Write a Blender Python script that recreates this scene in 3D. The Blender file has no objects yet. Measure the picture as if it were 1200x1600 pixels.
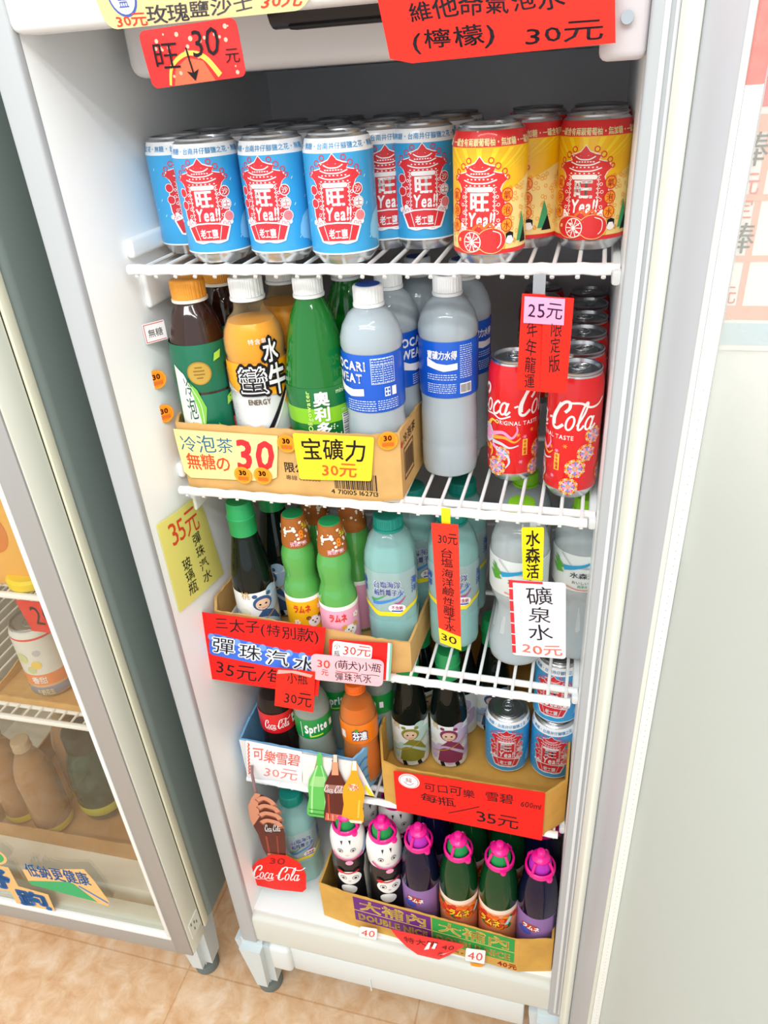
import bpy, bmesh, math, random
from mathutils import Vector, Matrix
from mathutils.geometry import tessellate_polygon

# ------------------------------------------------------------------ camera, light, exposure
random.seed(7)
SC = bpy.context.scene
COL = SC.collection
cam = bpy.data.cameras.new('camera')
cam.sensor_fit = 'HORIZONTAL'
cam.sensor_width = 36.0
cam.lens = 36.0 * 1152.92 / 1200.0
cam.clip_start = 0.02
cam_ob = bpy.data.objects.new('camera', cam)
COL.objects.link(cam_ob)
right, down, fwd = Vector((.9652, .2543, -.0616)), Vector((.0803, -.5117, -.8554)), Vector((-.2491, .8207, -.5142))
fwd.normalize(); right = (right - fwd * right.dot(fwd)).normalized(); down = fwd.cross(right)
cam_ob.matrix_world = Matrix(((right.x, -down.x, -fwd.x, .4638), (right.y, -down.y, -fwd.y, -.686),
                              (right.z, -down.z, -fwd.z, 1.4771), (0, 0, 0, 1)))
SC.camera = cam_ob
SC.view_settings.view_transform = 'Standard'
SC.view_settings.look = 'None'
SC.view_settings.gamma = 1.0
SC.view_settings.use_curve_mapping = False
SC.view_settings.exposure = 0.68
world = bpy.data.worlds.new('shop_daylight')
SC.world = world
world.use_nodes = True
world.node_tree.nodes['Background'].inputs[0].default_value = (.90, .97, 1.0, 1)
world.node_tree.nodes['Background'].inputs[1].default_value = 0.86
def area(name, loc, target, sx, sy, power, col=(1, .985, .96)):
    l = bpy.data.lights.new(name, 'AREA'); l.shape = 'RECTANGLE'; l.size = sx; l.size_y = sy; l.energy = power; l.color = col
    o = bpy.data.objects.new(name, l); COL.objects.link(o); o.location = loc
    o.rotation_euler = (Vector(target) - Vector(loc)).to_track_quat('-Z', 'Y').to_euler()
area('ceiling_tube_lamp_front', (.3, -1.75, 2.55), (.25, 0, .8), 2.4, .07, 11)
area('ceiling_tube_lamp_middle', (.3, -1.35, 2.55), (.25, 0, .8), 2.4, .07, 9)
area('ceiling_tube_lamp_near', (.9, -.75, 2.6), (.4, -.3, .6), 1.6, .07, 6)

# ------------------------------------------------------------------ materials
def lin(h):
    h = h.lstrip('#')
    c = [int(h[i:i + 2], 16) / 255 for i in (0, 2, 4)]
    return tuple(x / 12.92 if x <= .04045 else ((x + .055) / 1.055) ** 2.4 for x in c) + (1,)
_M = {}
def M(hexc, rough=.5, metal=0, coat=0, alpha=1, trans=0, var=0, scale=60, bump=0, sss=0):
    key = (hexc, rough, metal, coat, alpha, trans, var, scale, bump, sss)
    if key in _M: return _M[key]
    m = bpy.data.materials.new('mat_' + hexc.strip('#')); m.use_nodes = True
    nt = m.node_tree; b = nt.nodes['Principled BSDF']
    b.inputs['Base Color'].default_value = lin(hexc)
    b.inputs['Roughness'].default_value = rough
    b.inputs['Metallic'].default_value = metal
    b.inputs['Coat Weight'].default_value = coat * .6
    b.inputs['Specular IOR Level'].default_value = .22 if rough >= .44 else .36
    b.inputs['Coat Roughness'].default_value = .06
    b.inputs['Alpha'].default_value = alpha
    b.inputs['Transmission Weight'].default_value = trans
    if var or bump:
        tc = nt.nodes.new('ShaderNodeTexCoord'); n = nt.nodes.new('ShaderNodeTexNoise')
        n.inputs['Scale'].default_value = scale; n.inputs['Detail'].default_value = 5
        nt.links.new(tc.outputs['Object'], n.inputs['Vector'])
        if var:
            r = nt.nodes.new('ShaderNodeMapRange'); r.inputs[1].default_value = .3; r.inputs[2].default_value = .7
            r.inputs[3].default_value = 1 - var; r.inputs[4].default_value = 1 + var
            mx = nt.nodes.new('ShaderNodeVectorMath'); mx.operation = 'SCALE'
            mx.inputs[0].default_value = lin(hexc)[:3]
            nt.links.new(n.outputs[0], r.inputs[0]); nt.links.new(r.outputs[0], mx.inputs['Scale'])
            nt.links.new(mx.outputs[0], b.inputs['Base Color'])
        if bump:
            bp = nt.nodes.new('ShaderNodeBump'); bp.inputs['Strength'].default_value = bump; bp.inputs['Distance'].default_value = .002
            nt.links.new(n.outputs[0], bp.inputs['Height']); nt.links.new(bp.outputs[0], b.inputs['Normal'])
    _M[key] = m
    return m
def CLEAR(tint, body, dens=.3, rough=.08):
    """thin clear plastic: part tinted see-through, part glossy tinted body"""
    key = ('clear', tint, body, dens, rough)
    if key in _M: return _M[key]
    m = bpy.data.materials.new('plastic_' + body.strip('#')); m.use_nodes = True
    nt = m.node_tree; b = nt.nodes['Principled BSDF']; out = nt.nodes['Material Output']
    b.inputs['Base Color'].default_value = lin(body); b.inputs['Roughness'].default_value = rough
    b.inputs['Coat Weight'].default_value = .6 if dens < .8 else .12; b.inputs['Coat Roughness'].default_value = .05
    if dens >= .8: b.inputs['Specular IOR Level'].default_value = .3
    t = nt.nodes.new('ShaderNodeBsdfTransparent'); t.inputs[0].default_value = lin(tint)
    lw = nt.nodes.new('ShaderNodeLayerWeight'); lw.inputs[0].default_value = .35
    mr = nt.nodes.new('ShaderNodeMapRange'); mr.inputs[3].default_value = dens; mr.inputs[4].default_value = min(1, dens + .45)
    mx = nt.nodes.new('ShaderNodeMixShader')
    nt.links.new(lw.outputs['Facing'], mr.inputs[0]); nt.links.new(mr.outputs[0], mx.inputs[0])
    nt.links.new(t.outputs[0], mx.inputs[1]); nt.links.new(b.outputs[0], mx.inputs[2]); nt.links.new(mx.outputs[0], out.inputs[0])
    _M[key] = m
    return m
def GLASS(dens=.06, tint='#f4fbf8'):
    key = ('glass', dens, tint)
    if key in _M: return _M[key]
    m = bpy.data.materials.new('window_glass'); m.use_nodes = True
    nt = m.node_tree; out = nt.nodes['Material Output']; nt.nodes.remove(nt.nodes['Principled BSDF'])
    t = nt.nodes.new('ShaderNodeBsdfTransparent'); t.inputs[0].default_value = lin(tint)
    g = nt.nodes.new('ShaderNodeBsdfGlossy'); g.inputs['Roughness'].default_value = .02
    fr = nt.nodes.new('ShaderNodeLayerWeight'); fr.inputs[0].default_value = .5
    pw = nt.nodes.new('ShaderNodeMath'); pw.operation = 'POWER'; pw.inputs[1].default_value = 4
    ad = nt.nodes.new('ShaderNodeMath'); ad.operation = 'MULTIPLY_ADD'; ad.inputs[1].default_value = .6; ad.inputs[2].default_value = dens
    mx = nt.nodes.new('ShaderNodeMixShader')
    nt.links.new(fr.outputs['Facing'], pw.inputs[0]); nt.links.new(pw.outputs[0], ad.inputs[0]); nt.links.new(ad.outputs[0], mx.inputs[0])
    nt.links.new(t.outputs[0], mx.inputs[1]); nt.links.new(g.outputs[0], mx.inputs[2]); nt.links.new(mx.outputs[0], out.inputs[0])
    _M[key] = m
    return m
def FOG():
    """cold glass clouded with condensation, clearer towards the top"""
    m = bpy.data.materials.new('fogged_glass'); m.use_nodes = True
    nt = m.node_tree; out = nt.nodes['Material Output']; nt.nodes.remove(nt.nodes['Principled BSDF'])
    tc = nt.nodes.new('ShaderNodeTexCoord'); sp = nt.nodes.new('ShaderNodeSeparateXYZ'); n = nt.nodes.new('ShaderNodeTexNoise'); n.inputs['Scale'].default_value = 7
    mr = nt.nodes.new('ShaderNodeMapRange'); mr.interpolation_type = 'SMOOTHSTEP'
    for i, v in ((1, 1.15), (2, 1.34), (3, .93), (4, .2)): mr.inputs[i].default_value = v
    ad = nt.nodes.new('ShaderNodeMath'); ad.operation = 'MULTIPLY_ADD'; ad.inputs[1].default_value = .14; ad.use_clamp = True
    t = nt.nodes.new('ShaderNodeBsdfTransparent'); d = nt.nodes.new('ShaderNodeBsdfDiffuse'); d.inputs[0].default_value = lin('#dfe3df')
    tr = nt.nodes.new('ShaderNodeBsdfTranslucent'); tr.inputs[0].default_value = lin('#e2e5df')
    m1 = nt.nodes.new('ShaderNodeMixShader'); m1.inputs[0].default_value = .5; m2 = nt.nodes.new('ShaderNodeMixShader')
    nt.links.new(tc.outputs['Object'], sp.inputs[0]); nt.links.new(tc.outputs['Object'], n.inputs['Vector']); nt.links.new(sp.outputs['Z'], mr.inputs[0])
    nt.links.new(n.outputs[0], ad.inputs[0]); nt.links.new(mr.outputs[0], ad.inputs[2]); nt.links.new(ad.outputs[0], m2.inputs[0])
    nt.links.new(d.outputs[0], m1.inputs[1]); nt.links.new(tr.outputs[0], m1.inputs[2]); nt.links.new(t.outputs[0], m2.inputs[1]); nt.links.new(m1.outputs[0], m2.inputs[2]); nt.links.new(m2.outputs[0], out.inputs[0])
    return m
WHITE = M('#eceeee', .42)
WHITE_IN = M('#f6f9f9', .35)
CREAM = M('#e6e8db', .5)
TRIM = M('#b1b4b6', .4)
WIRE = M('#f4f5f5', .3, coat=.4)
GREY_AL = M('#a9a8a6', .4, .35)
ALU = M('#cfd1d2', .25, .9)
STEEL = M('#b9bcc0', .28, .95)
CARD = M('#d3a768', .85, var=.09, scale=35)
CARD2 = M('#cf9f4d', .8, var=.1, scale=30)
INK = M('#18161c', .6)
RED = M('#e0201a', .6)
REDINK = M('#e04a34', .6)
PAPER_W = M('#f3f1f1', .6)

# ------------------------------------------------------------------ geometry builder
class G:
    def __init__(s): s.v = []; s.f = []; s.m = []; s.mats = []
    def mi(s, mat):
        if mat not in s.mats: s.mats.append(mat)
        return s.mats.index(mat)
    def add(s, vs, fs, mat):
        k = len(s.v); s.v += [tuple(p) for p in vs]; i = s.mi(mat)
        for f in fs: s.f.append([k + a for a in f]); s.m.append(i)
    def box(s, x0, x1, y0, y1, z0, z1, mat, bev=0, seg=2, xf=None):
        bm = bmesh.new(); bmesh.ops.create_cube(bm, size=1)
        for v in bm.verts:
            v.co = Vector((x0 + (v.co.x + .5) * (x1 - x0), y0 + (v.co.y + .5) * (y1 - y0), z0 + (v.co.z + .5) * (z1 - z0)))
        if bev: bmesh.ops.bevel(bm, geom=bm.edges[:], offset=bev, segments=seg, affect='EDGES', profile=.5)
        s.bm(bm, mat, xf)
    def bm(s, bm, mat, xf=None):
        bm.verts.index_update()
        s.add([(xf @ v.co) if xf else v.co for v in bm.verts], [[v.index for v in f.verts] for f in bm.faces], mat); bm.free()
    def lathe(s, prof, mat, seg=40, cx=0, cy=0, shape=None, xf=None):
        """prof: (r, z[, material from here on]); closes on the axis when r == 0"""
        vs, rings = [], []
        for p in prof:
            r, z = p[0], p[1]
            if r < 1e-6: rings.append([len(vs)]); vs.append(Vector((cx, cy, z)))
            else:
                ring = []
                for i in range(seg):
                    a = 2 * math.pi * i / seg
                    q = r * (shape(a, z) if shape else 1)
                    ring.append(len(vs)); vs.append(Vector((cx + q * math.cos(a), cy + q * math.sin(a), z)))
                rings.append(ring)
        k = len(s.v); s.v += [tuple(xf @ p) if xf else tuple(p) for p in vs]
        cur = mat
        for j in range(len(rings) - 1):
            if len(prof[j]) > 2: cur = prof[j][2]
            a, b = rings[j], rings[j + 1]; i0 = s.mi(cur)
            n = max(len(a), len(b))
            for i in range(n):
                i2 = (i + 1) % n
                if len(a) == 1 and len(b) == 1: continue
                if len(a) == 1: f = [a[0], b[i2], b[i]]
                elif len(b) == 1: f = [a[i], a[i2], b[0]]
                else: f = [a[i], a[i2], b[i2], b[i]]
                s.f.append([k + x for x in f]); s.m.append(i0)
    def tube(s, pts, r, mat, seg=8, cap=True):
        pts = [Vector(p) for p in pts]; n = len(pts); vs = []; prev = None
        for i, p in enumerate(pts):
            t = (pts[min(i + 1, n - 1)] - pts[max(i - 1, 0)]).normalized()
            if prev is None: u = t.orthogonal().normalized()
            else: u = (prev - t * prev.dot(t)).normalized()
            prev = u; w = t.cross(u); rr = r[i] if isinstance(r, (list, tuple)) else r
            for k in range(seg):
                a = 2 * math.pi * k / seg; vs.append(p + (u * math.cos(a) + w * math.sin(a)) * rr)
        fs = []
        for i in range(n - 1):
            for k in range(seg): fs.append([i * seg + k, i * seg + (k + 1) % seg, (i + 1) * seg + (k + 1) % seg, (i + 1) * seg + k])
        if cap: fs.append(list(range(seg))[::-1]); fs.append([(n - 1) * seg + k for k in range(seg)])
        s.add(vs, fs, mat)
    # ---- flat artwork laid on a surface through mp(u, v, h)
    def tris(s, mp, vs, ts, mat, h, maxe):
        out = []
        for t in ts:
            a, b, c = [vs[i] for i in t]
            if (b[0] - a[0]) * (c[1] - a[1]) - (b[1] - a[1]) * (c[0] - a[0]) < 0: b, c = c, b
            st = [(a, b, c)]
            while st:
                a, b, c = st.pop()
                e = [math.dist(a, b), math.dist(b, c), math.dist(c, a)]; k = e.index(max(e))
                if not maxe or e[k] <= maxe: out.append((a, b, c)); continue
                if k == 1: a, b, c = b, c, a
                elif k == 2: a, b, c = c, a, b
                q = ((a[0] + b[0]) / 2, (a[1] + b[1]) / 2); st += [(a, q, c), (q, b, c)]
        idx, pts, fs = {}, [], []
        for t in out:
            f = []
            for p in t:
                if p not in idx: idx[p] = len(pts); pts.append(mp(p[0], p[1], h))
                f.append(idx[p])
            if len(set(f)) == 3: fs.append(f)
        s.add(pts, fs, mat)
    def poly(s, mp, pts, mat, h=.0003, maxe=.007):
        ts = tessellate_polygon([[Vector((p[0], p[1], 0)) for p in pts]])
        s.tris(mp, [tuple(p[:2]) for p in pts], ts, mat, h, maxe)
    def rect(s, mp, u0, v0, u1, v1, mat, h=.0003, maxe=.007): s.poly(mp, [(u0, v0), (u1, v0), (u1, v1), (u0, v1)], mat, h, maxe)
    def disc(s, mp, u, v, ru, mat, h=.0003, rv=None, n=20, maxe=.007):
        rv = rv or ru
        s.poly(mp, [(u + ru * math.cos(2 * math.pi * i / n), v + rv * math.sin(2 * math.pi * i / n)) for i in range(n)], mat, h, maxe)
    def stroke(s, mp, pts, w, mat, h=.0003, maxe=.006, smooth=True):
        if smooth and len(pts) > 2: pts = spline(pts, 5)
        n = len(pts); L, R = [], []
        for i in range(n):
            a, b = pts[max(i - 1, 0)], pts[min(i + 1, n - 1)]
            d = math.hypot(b[0] - a[0], b[1] - a[1]) or 1; nx, ny = -(b[1] - a[1]) / d, (b[0] - a[0]) / d
            ww = (w[0] + (w[1] - w[0]) * i / (n - 1)) if isinstance(w, tuple) else w
            L.append((pts[i][0] + nx * ww / 2, pts[i][1] + ny * ww / 2)); R.append((pts[i][0] - nx * ww / 2, pts[i][1] - ny * ww / 2))
        ts = []
        for i in range(n - 1): ts += [(i, i + 1, n + i), (i + 1, n + i + 1, n + i)]
        s.tris(mp, L + R, ts, mat, h, maxe)
    def ring(s, mp, u, v, r, w, mat, h=.0003, n=20):
        s.stroke(mp, [(u + r * math.cos(2 * math.pi * i / n), v + r * math.sin(2 * math.pi * i / n)) for i in range(n + 1)], w, mat, h, smooth=False)
    def text(s, mp, t, box, mat, h=.0004, bold=0, shear=0, vert=False, jit=0, maxe=.006, rot=0, gap=.08):
        vs, ts = layout(t, bold, shear, vert, jit, gap)
        if not vs: return
        x0, x1 = min(p[0] for p in vs), max(p[0] for p in vs); y0, y1 = min(p[1] for p in vs), max(p[1] for p in vs)
        W, H = x1 - x0 or 1, y1 - y0 or 1
        cu, cv = (box[0] + box[2]) / 2, (box[1] + box[3]) / 2; bw, bh = box[2] - box[0], box[3] - box[1]
        ca, sa = math.cos(math.radians(rot)), math.sin(math.radians(rot)); o = []
        for p in vs:
            a, b = ((p[0] - x0) / W - .5) * bw, ((p[1] - y0) / H - .5) * bh
            o.append((cu + a * ca - b * sa, cv + a * sa + b * ca))
        s.tris(mp, o, ts, mat, h, maxe)
    def mesh(s, name, smooth=35):
        me = bpy.data.meshes.new(name); me.from_pydata(s.v, [], s.f)
        for m in s.mats: me.materials.append(m)
        me.polygons.foreach_set('material_index', s.m)
        if smooth:
            me.polygons.foreach_set('use_smooth', [True] * len(me.polygons)); me.set_sharp_from_angle(angle=math.radians(smooth))
        me.update(); return me
    def build(s, name, parent=None, smooth=35, loc=None, label=None):
        o = bpy.data.objects.new(name, s.mesh(name, smooth)); COL.objects.link(o)
        if parent: o.parent = parent
        if loc: o.location = loc
        if label: o['label'] = label
        return o
def spline(p, k):
    out = []
    for i in range(len(p) - 1):
        a, b, c, d = p[max(i - 1, 0)], p[i], p[i + 1], p[min(i + 2, len(p) - 1)]
        for j in range(k):
            t = j / k
            out.append(tuple(.5 * (2 * b[q] + (c[q] - a[q]) * t + (2 * a[q] - 5 * b[q] + 4 * c[q] - d[q]) * t * t + (3 * b[q] - a[q] - 3 * c[q] + d[q]) * t ** 3) for q in (0, 1)))
    return out + [tuple(p[-1][:2])]
_GL = {}
_cu = bpy.data.curves.new('lettering', 'FONT'); _cu.resolution_u = 2
_cob = bpy.data.objects.new('lettering', _cu)
def glyph(ch, bold):
    if (ch, bold) not in _GL:
        _cu.body = ch
        me = _cob.to_mesh(); me.calc_loop_triangles()
        vs = [(v.co.x, v.co.y) for v in me.vertices]; ts = [tuple(t.vertices) for t in me.loop_triangles]
        _cob.to_mesh_clear()
        if bold > .005:  # heavier strokes: the same glyph laid several times around itself
            k = 8 if bold > .03 else 4; n = len(vs); V, T = [], []
            for i in range(k):
                a = 2 * math.pi * (i + .5) / k; dx, dy = bold * math.cos(a), bold * math.sin(a)
                T += [tuple(q + n * i for q in t) for t in ts]; V += [(x + dx, y + dy) for x, y in vs]
            vs, ts = V, T
        _GL[ch, bold] = (vs, ts)
    return _GL[ch, bold]
def layout(t, bold, shear, vert, jit, gap=.08):
    V, T = [], []; x = y = 0
    rnd = random.Random(sum(ord(c) for c in t))
    for line in t.split('\n'):
        for ch in line:
            cjk = ord(ch) > 0x2e80
            if ch == ' ': x += .3; continue
            vs, ts = glyph(ch, bold)
            if not vs: continue
            x0, x1 = min(p[0] for p in vs), max(p[0] for p in vs); y0, y1 = min(p[1] for p in vs), max(p[1] for p in vs)
            ax = 1.0 if cjk else (x1 - x0 + gap)
            cx, cy = (.5 if cjk else (x0 + x1) / 2), .35
            ca, sa = math.cos(a := rnd.uniform(-jit, jit) * .14), math.sin(a); k = 1 + rnd.uniform(-jit, jit) * .1; dy = rnd.uniform(-jit, jit) * .06
            n = len(V)
            for p in vs:
                px, py = (p[0] - cx) * k, (p[1] - cy) * k
                qx, qy = px * ca - py * sa, px * sa + py * ca + dy
                if vert: V.append((qx + shear * qy, y + qy))
                else: V.append((x + ax / 2 + qx + shear * (qy + cy), y + cy + qy))
            T += [tuple(n + i for i in q) for q in ts]
            if vert: y -= 1.02
            else: x += ax
        if not vert: x = 0; y -= 1.15
    return V, T
def cyl(R, phi=0, z0=0):
    """surface of revolution: u runs round the front to +x, v runs up"""
    def mp(u, v, h):
        r = R(v) if callable(R) else R
        a = -math.pi / 2 + phi + u / (R(0) if callable(R) else R)
        return ((r + h) * math.cos(a), (r + h) * math.sin(a), z0 + v)
    return mp
def plane(o, ux, uy):
    o, ux, uy = Vector(o), Vector(ux).normalized(), Vector(uy).normalized(); n = ux.cross(uy)
    return lambda u, v, h: o + ux * u + uy * v + n * h
def frac(mp, w, hh): return lambda u, v, h: mp(u * w, v * hh, h)

# ------------------------------------------------------------------ scene tree helpers
def tag(o, label, cat, group=None, kind=None):
    o['label'] = label; o['category'] = cat
    if group: o['group'] = group
    if kind: o['kind'] = kind
    return o
def thing(name, label, cat, loc=(0, 0, 0), rz=0, group=None):
    o = bpy.data.objects.new(name, None); o.empty_display_size = .02; COL.objects.link(o)
    o.location = loc; o.rotation_euler = (0, 0, math.radians(rz))
    return tag(o, label, cat, group)
def struct(o): o['kind'] = 'structure'; return o
def dup(root, loc, rz, label, group=None):
    r = root.copy(); COL.objects.link(r); r.location = loc; r.rotation_euler = (0, 0, math.radians(rz)); r['label'] = label
    if group: r['group'] = group
    for ch in list(root.children):
        c = ch.copy(); COL.objects.link(c); c.parent = r
        for g in list(ch.children):
            d = g.copy(); COL.objects.link(d); d.parent = c
    return r
class Kind:
    """the first placing uses the built thing itself, later ones are copies of it and its parts"""
    def __init__(s, make): s.make = make; s.root = None
    def put(s, loc, rz, label, group=None):
        if s.root is None:
            s.root = s.make(); r = s.root; r.location = loc; r.rotation_euler = (0, 0, math.radians(rz)); r['label'] = label
            if group: r['group'] = group
            return r
        r = dup(s.root, loc, rz, label, group)
        if not group and 'group' in r: del r['group']
        return r

# ------------------------------------------------------------------ measures of the open fridge
Z1, Z2, Z3, Z4, Z5, W = 1.3165, 1.0556, .7937, .5343, .265, .4778
# ------------------------------------------------------------------ room
def floor_mat():
    m = bpy.data.materials.new('marbled_floor_tile'); m.use_nodes = True; nt = m.node_tree; b = nt.nodes['Principled BSDF']
    tc = nt.nodes.new('ShaderNodeTexCoord'); n = nt.nodes.new('ShaderNodeTexNoise'); n.inputs['Scale'].default_value = 24
    n.inputs['Detail'].default_value = 9; n.inputs['Roughness'].default_value = .66; n.inputs['Distortion'].default_value = .5
    cr = nt.nodes.new('ShaderNodeValToRGB'); e = cr.color_ramp.elements
    e[0].position = .3; e[0].color = lin('#cd9b6e'); e[1].position = .7; e[1].color = lin('#e9cfb4')
    x = e.new(.5); x.color = lin('#dcb690')
    br = nt.nodes.new('ShaderNodeTexBrick'); br.offset = 0; br.inputs['Scale'].default_value = 1
    br.inputs['Brick Width'].default_value = .45; br.inputs['Row Height'].default_value = .45; br.inputs['Mortar Size'].default_value = .0016
    br.inputs['Color1'].default_value = (1, 1, 1, 1); br.inputs['Color2'].default_value = (1, 1, 1, 1); br.inputs['Mortar'].default_value = (.84, .75, .67, 1)
    mp = nt.nodes.new('ShaderNodeMapping'); mp.inputs['Location'].default_value = (.19, .06, 0)
    mx = nt.nodes.new('ShaderNodeMix'); mx.data_type = 'RGBA'; mx.blend_type = 'MULTIPLY'; mx.inputs[0].default_value = 1
    nt.links.new(tc.outputs['Object'], n.inputs['Vector']); nt.links.new(n.outputs[0], cr.inputs[0])
    nt.links.new(tc.outputs['Object'], mp.inputs[0]); nt.links.new(mp.outputs[0], br.inputs['Vector'])
    nt.links.new(cr.outputs[0], mx.inputs[6]); nt.links.new(br.outputs[0], mx.inputs[7]); nt.links.new(mx.outputs[2], b.inputs['Base Color'])
    b.inputs['Roughness'].default_value = .35
    return m
g = G(); g.box(-2.2, 2.4, -3.0, 1.0, -.05, 0, floor_mat()); o = struct(g.build('floor', smooth=0)); o['label'] = 'beige marbled vinyl tile floor'
g = G(); g.box(-2.2, 2.4, .62, .7, 0, 2.75, M('#eceae2', .8)); struct(g.build('wall_back', smooth=0))
g = G(); g.box(2.3, 2.4, -3.0, .62, 0, 2.75, M('#f1f0ec', .8)); struct(g.build('wall_right', smooth=0))

# ------------------------------------------------------------------ open white upright fridge
fr = thing('refrigerator', 'open white upright refrigerator with wire shelves full of drinks', 'refrigerator')
g = G()
g.box(-.036, -.010, -.07, .50, .186, 1.78, WHITE_IN, .006, 3); g.build('side_panel', fr)
g = G(); g.box(-.0372, -.0355, -.055, .50, .19, 1.78, M('#8d9897', .45)); g.build('gap_shade_skin', fr, label='added skin coloured grey for the gap shade')  # added skin, its grey imitating the shade between the two fridges
g = G()
g.box(.487, .514, -.07, .50, .186, 1.78, WHITE_IN, .005, 3)
g.build('side_panel', fr)
g = G()
for x0, x1, y in ((.4945, .4985, -.0742), (.5015, .5045, -.0750), (.5065, .5085, -.0738)): g.box(x0, x1, y, -.066, .2, 1.76, M('#e2e4e6', .35), .001, 2)
g.build('door_seal_rib', fr)
g = G(); g.box(-.0372, -.0092, -.0722, -.060, .187, 1.779, TRIM, .0035, 3); g.box(.4862, .5148, -.0722, -.060, .187, 1.779, TRIM, .0035, 3); g.build('front_trim', fr)
g = G(); g.box(-.012, .489, .455, .49, .2, 1.76, M('#dcdbdf', .5, var=.03, scale=8), 0); g.build('back_panel', fr)
g = G(); g.box(-.034, .512, -.069, .49, .186, .2625, M('#d2d3ca', .4), .011, 4)
g.box(-.012, .489, -.055, .46, .2627, Z5, WHITE_IN); g.build('base_panel', fr)
g = G(); g.box(-.012, .489, -.0715, -.035, 1.519, 1.78, WHITE, .008, 3); g.build('header_panel', fr)
g = G(); g.box(-.012, .489, -.02, .46, 1.70, 1.76, WHITE); g.build('top_panel', fr)
g = G(); g.box(.012, .487, .055, .455, 1.483, 1.60, M('#e2dfdf', .5), .012, 3); g.build('evaporator_cover', fr)
g = G(); g.tube([(.20, -.022, 1.523), (.43, -.022, 1.523)], .014, M('#1d1d22', .35), 14)
g.box(.214, .42, -.03, -.012, 1.508, 1.512, M('#111115', .4), .002)
lamp = g.build('lamp_housing', fr)
g = G(); g.tube([(.202, -.03, 1.527), (.199, -.034, 1.527)], .005, STEEL, 12); g.build('lamp_screw', lamp)
g = G(); g.box(.4545, .4868, -.066, .0, 1.4715, 1.56, M('#cdc6c8', .45), .006, 3); hb = g.build('hinge_bracket', fr)
g = G(); g.tube([(.4715, -.067, 1.4965), (.4715, -.0705, 1.4965)], .0042, STEEL, 14); g.build('hinge_screw', hb)
# shelf ledges moulded into the left liner
for z in (Z1, Z2, Z3, Z4):
    g = G(); g.box(-.0105, -.001, .016, .40, z + .006, z + .026, WHITE_IN, .004, 3); g.box(-.0105, -.003, .03, .42, z - .05, z - .012, WHITE_IN, .004, 3)
    g.build('shelf_ledge', fr)
    g = G(); g.box(.479, .4875, .016, .40, z - .02, z - .006, WHITE_IN, .003, 2); g.build('shelf_ledge', fr)
# kick panel and feet
KICK = M('#d9dddb', .45)
g = G(); g.box(.048, .45, -.066, -.04, .118, .185, KICK, .004, 2); g.box(.19, .192, -.0675, -.05, .112, .150, KICK); g.build('kick_panel', fr)
def foot(x0, x1, y0):
    bm = bmesh.new(); bmesh.ops.create_cube(bm, size=1)
    for v in bm.verts:
        low = v.co.z < 0; cx = (x0 + x1) / 2; hw = (x1 - x0) / 2 * (.66 if low else 1)
        v.co = Vector((cx + (hw if v.co.x > 0 else -hw), y0 + (.012 if low and v.co.y < 0 else 0) + (.07 if v.co.y > 0 else 0), .024 if low else .187))
    bmesh.ops.bevel(bm, geom=bm.edges[:], offset=.014, segments=4, affect='EDGES')
    g = G(); g.bm(bm, M('#cfd8da', .4)); return g
for x0, x1 in ((-.058, .012), (.456, .520)):
    f = foot(x0, x1, -.082).build('foot', fr)
    g = G(); cx = (x0 + x1) / 2; g.lathe([(0, 0), (.021, 0), (.023, .004), (.023, .026), (0, .028)], M('#6f7a78', .6), 24, cx, -.042); g.build('foot_pad', f)
g = G(); g.box(.010, .05, -.075, -.04, .120, .187, KICK, .008, 3); g.build('foot_bracket', fr)
# open glass door on the right hinge
door = bpy.data.objects.new('door', None); COL.objects.link(door); door.parent = fr; door.location = (.5105, -.078, 0); door.rotation_euler = (0, 0, math.radians(-68))
DF = M('#bcbec2', .4)
g = G(); g.box(.0, .072, .0, .0185, .19, 1.78, DF, .003, 2); g.box(.455, .53, .0, .0185, .19, 1.78, DF, .003, 2)
g.box(.072, .455, .0, .0185, .19, .27, DF, .002, 2); g.box(.072, .455, .0, .0185, 1.70, 1.78, DF, .002, 2); g.build('door_frame', door)
g = G(); g.box(.002, .020, -.009, .0, .2, 1.77, CREAM, .003, 3); g.box(.51, .528, -.009, 0, .2, 1.77, CREAM, .003, 3); g.box(.02, .51, -.009, 0, .2, .218, CREAM, .003, 3)
g.build('gasket', door)
g = G(); g.box(.0722, .0742, .004, .0145, .275, 1.4555, M('#fbfaf4', .35), 0)
for k in range(150): g.box(.07415, .0744, .0088, .0098, .28 + k * .0078, .2812 + k * .0078, M('#cfc9ba', .6))
g.build('pane_spacer', door)
g = G(); g.box(.0722, .0744, .004, .0145, 1.4555, 1.70, M('#f08a84', .45, var=.12, scale=90)); g.build('red_spacer_strip', door, label='red upper part of the pane spacer')  # upper stretch of the spacer is coloured red
g = G(); g.box(.0730, .4555, .0150, .0170, .2705, 1.70, FOG()); g.build('glass_pane', door, smooth=0)
g = G(); g.box(.0705, .0726, -.0005, .0035, .268, 1.702, CREAM, .0005); g.build('glazing_bead', door)

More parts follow.
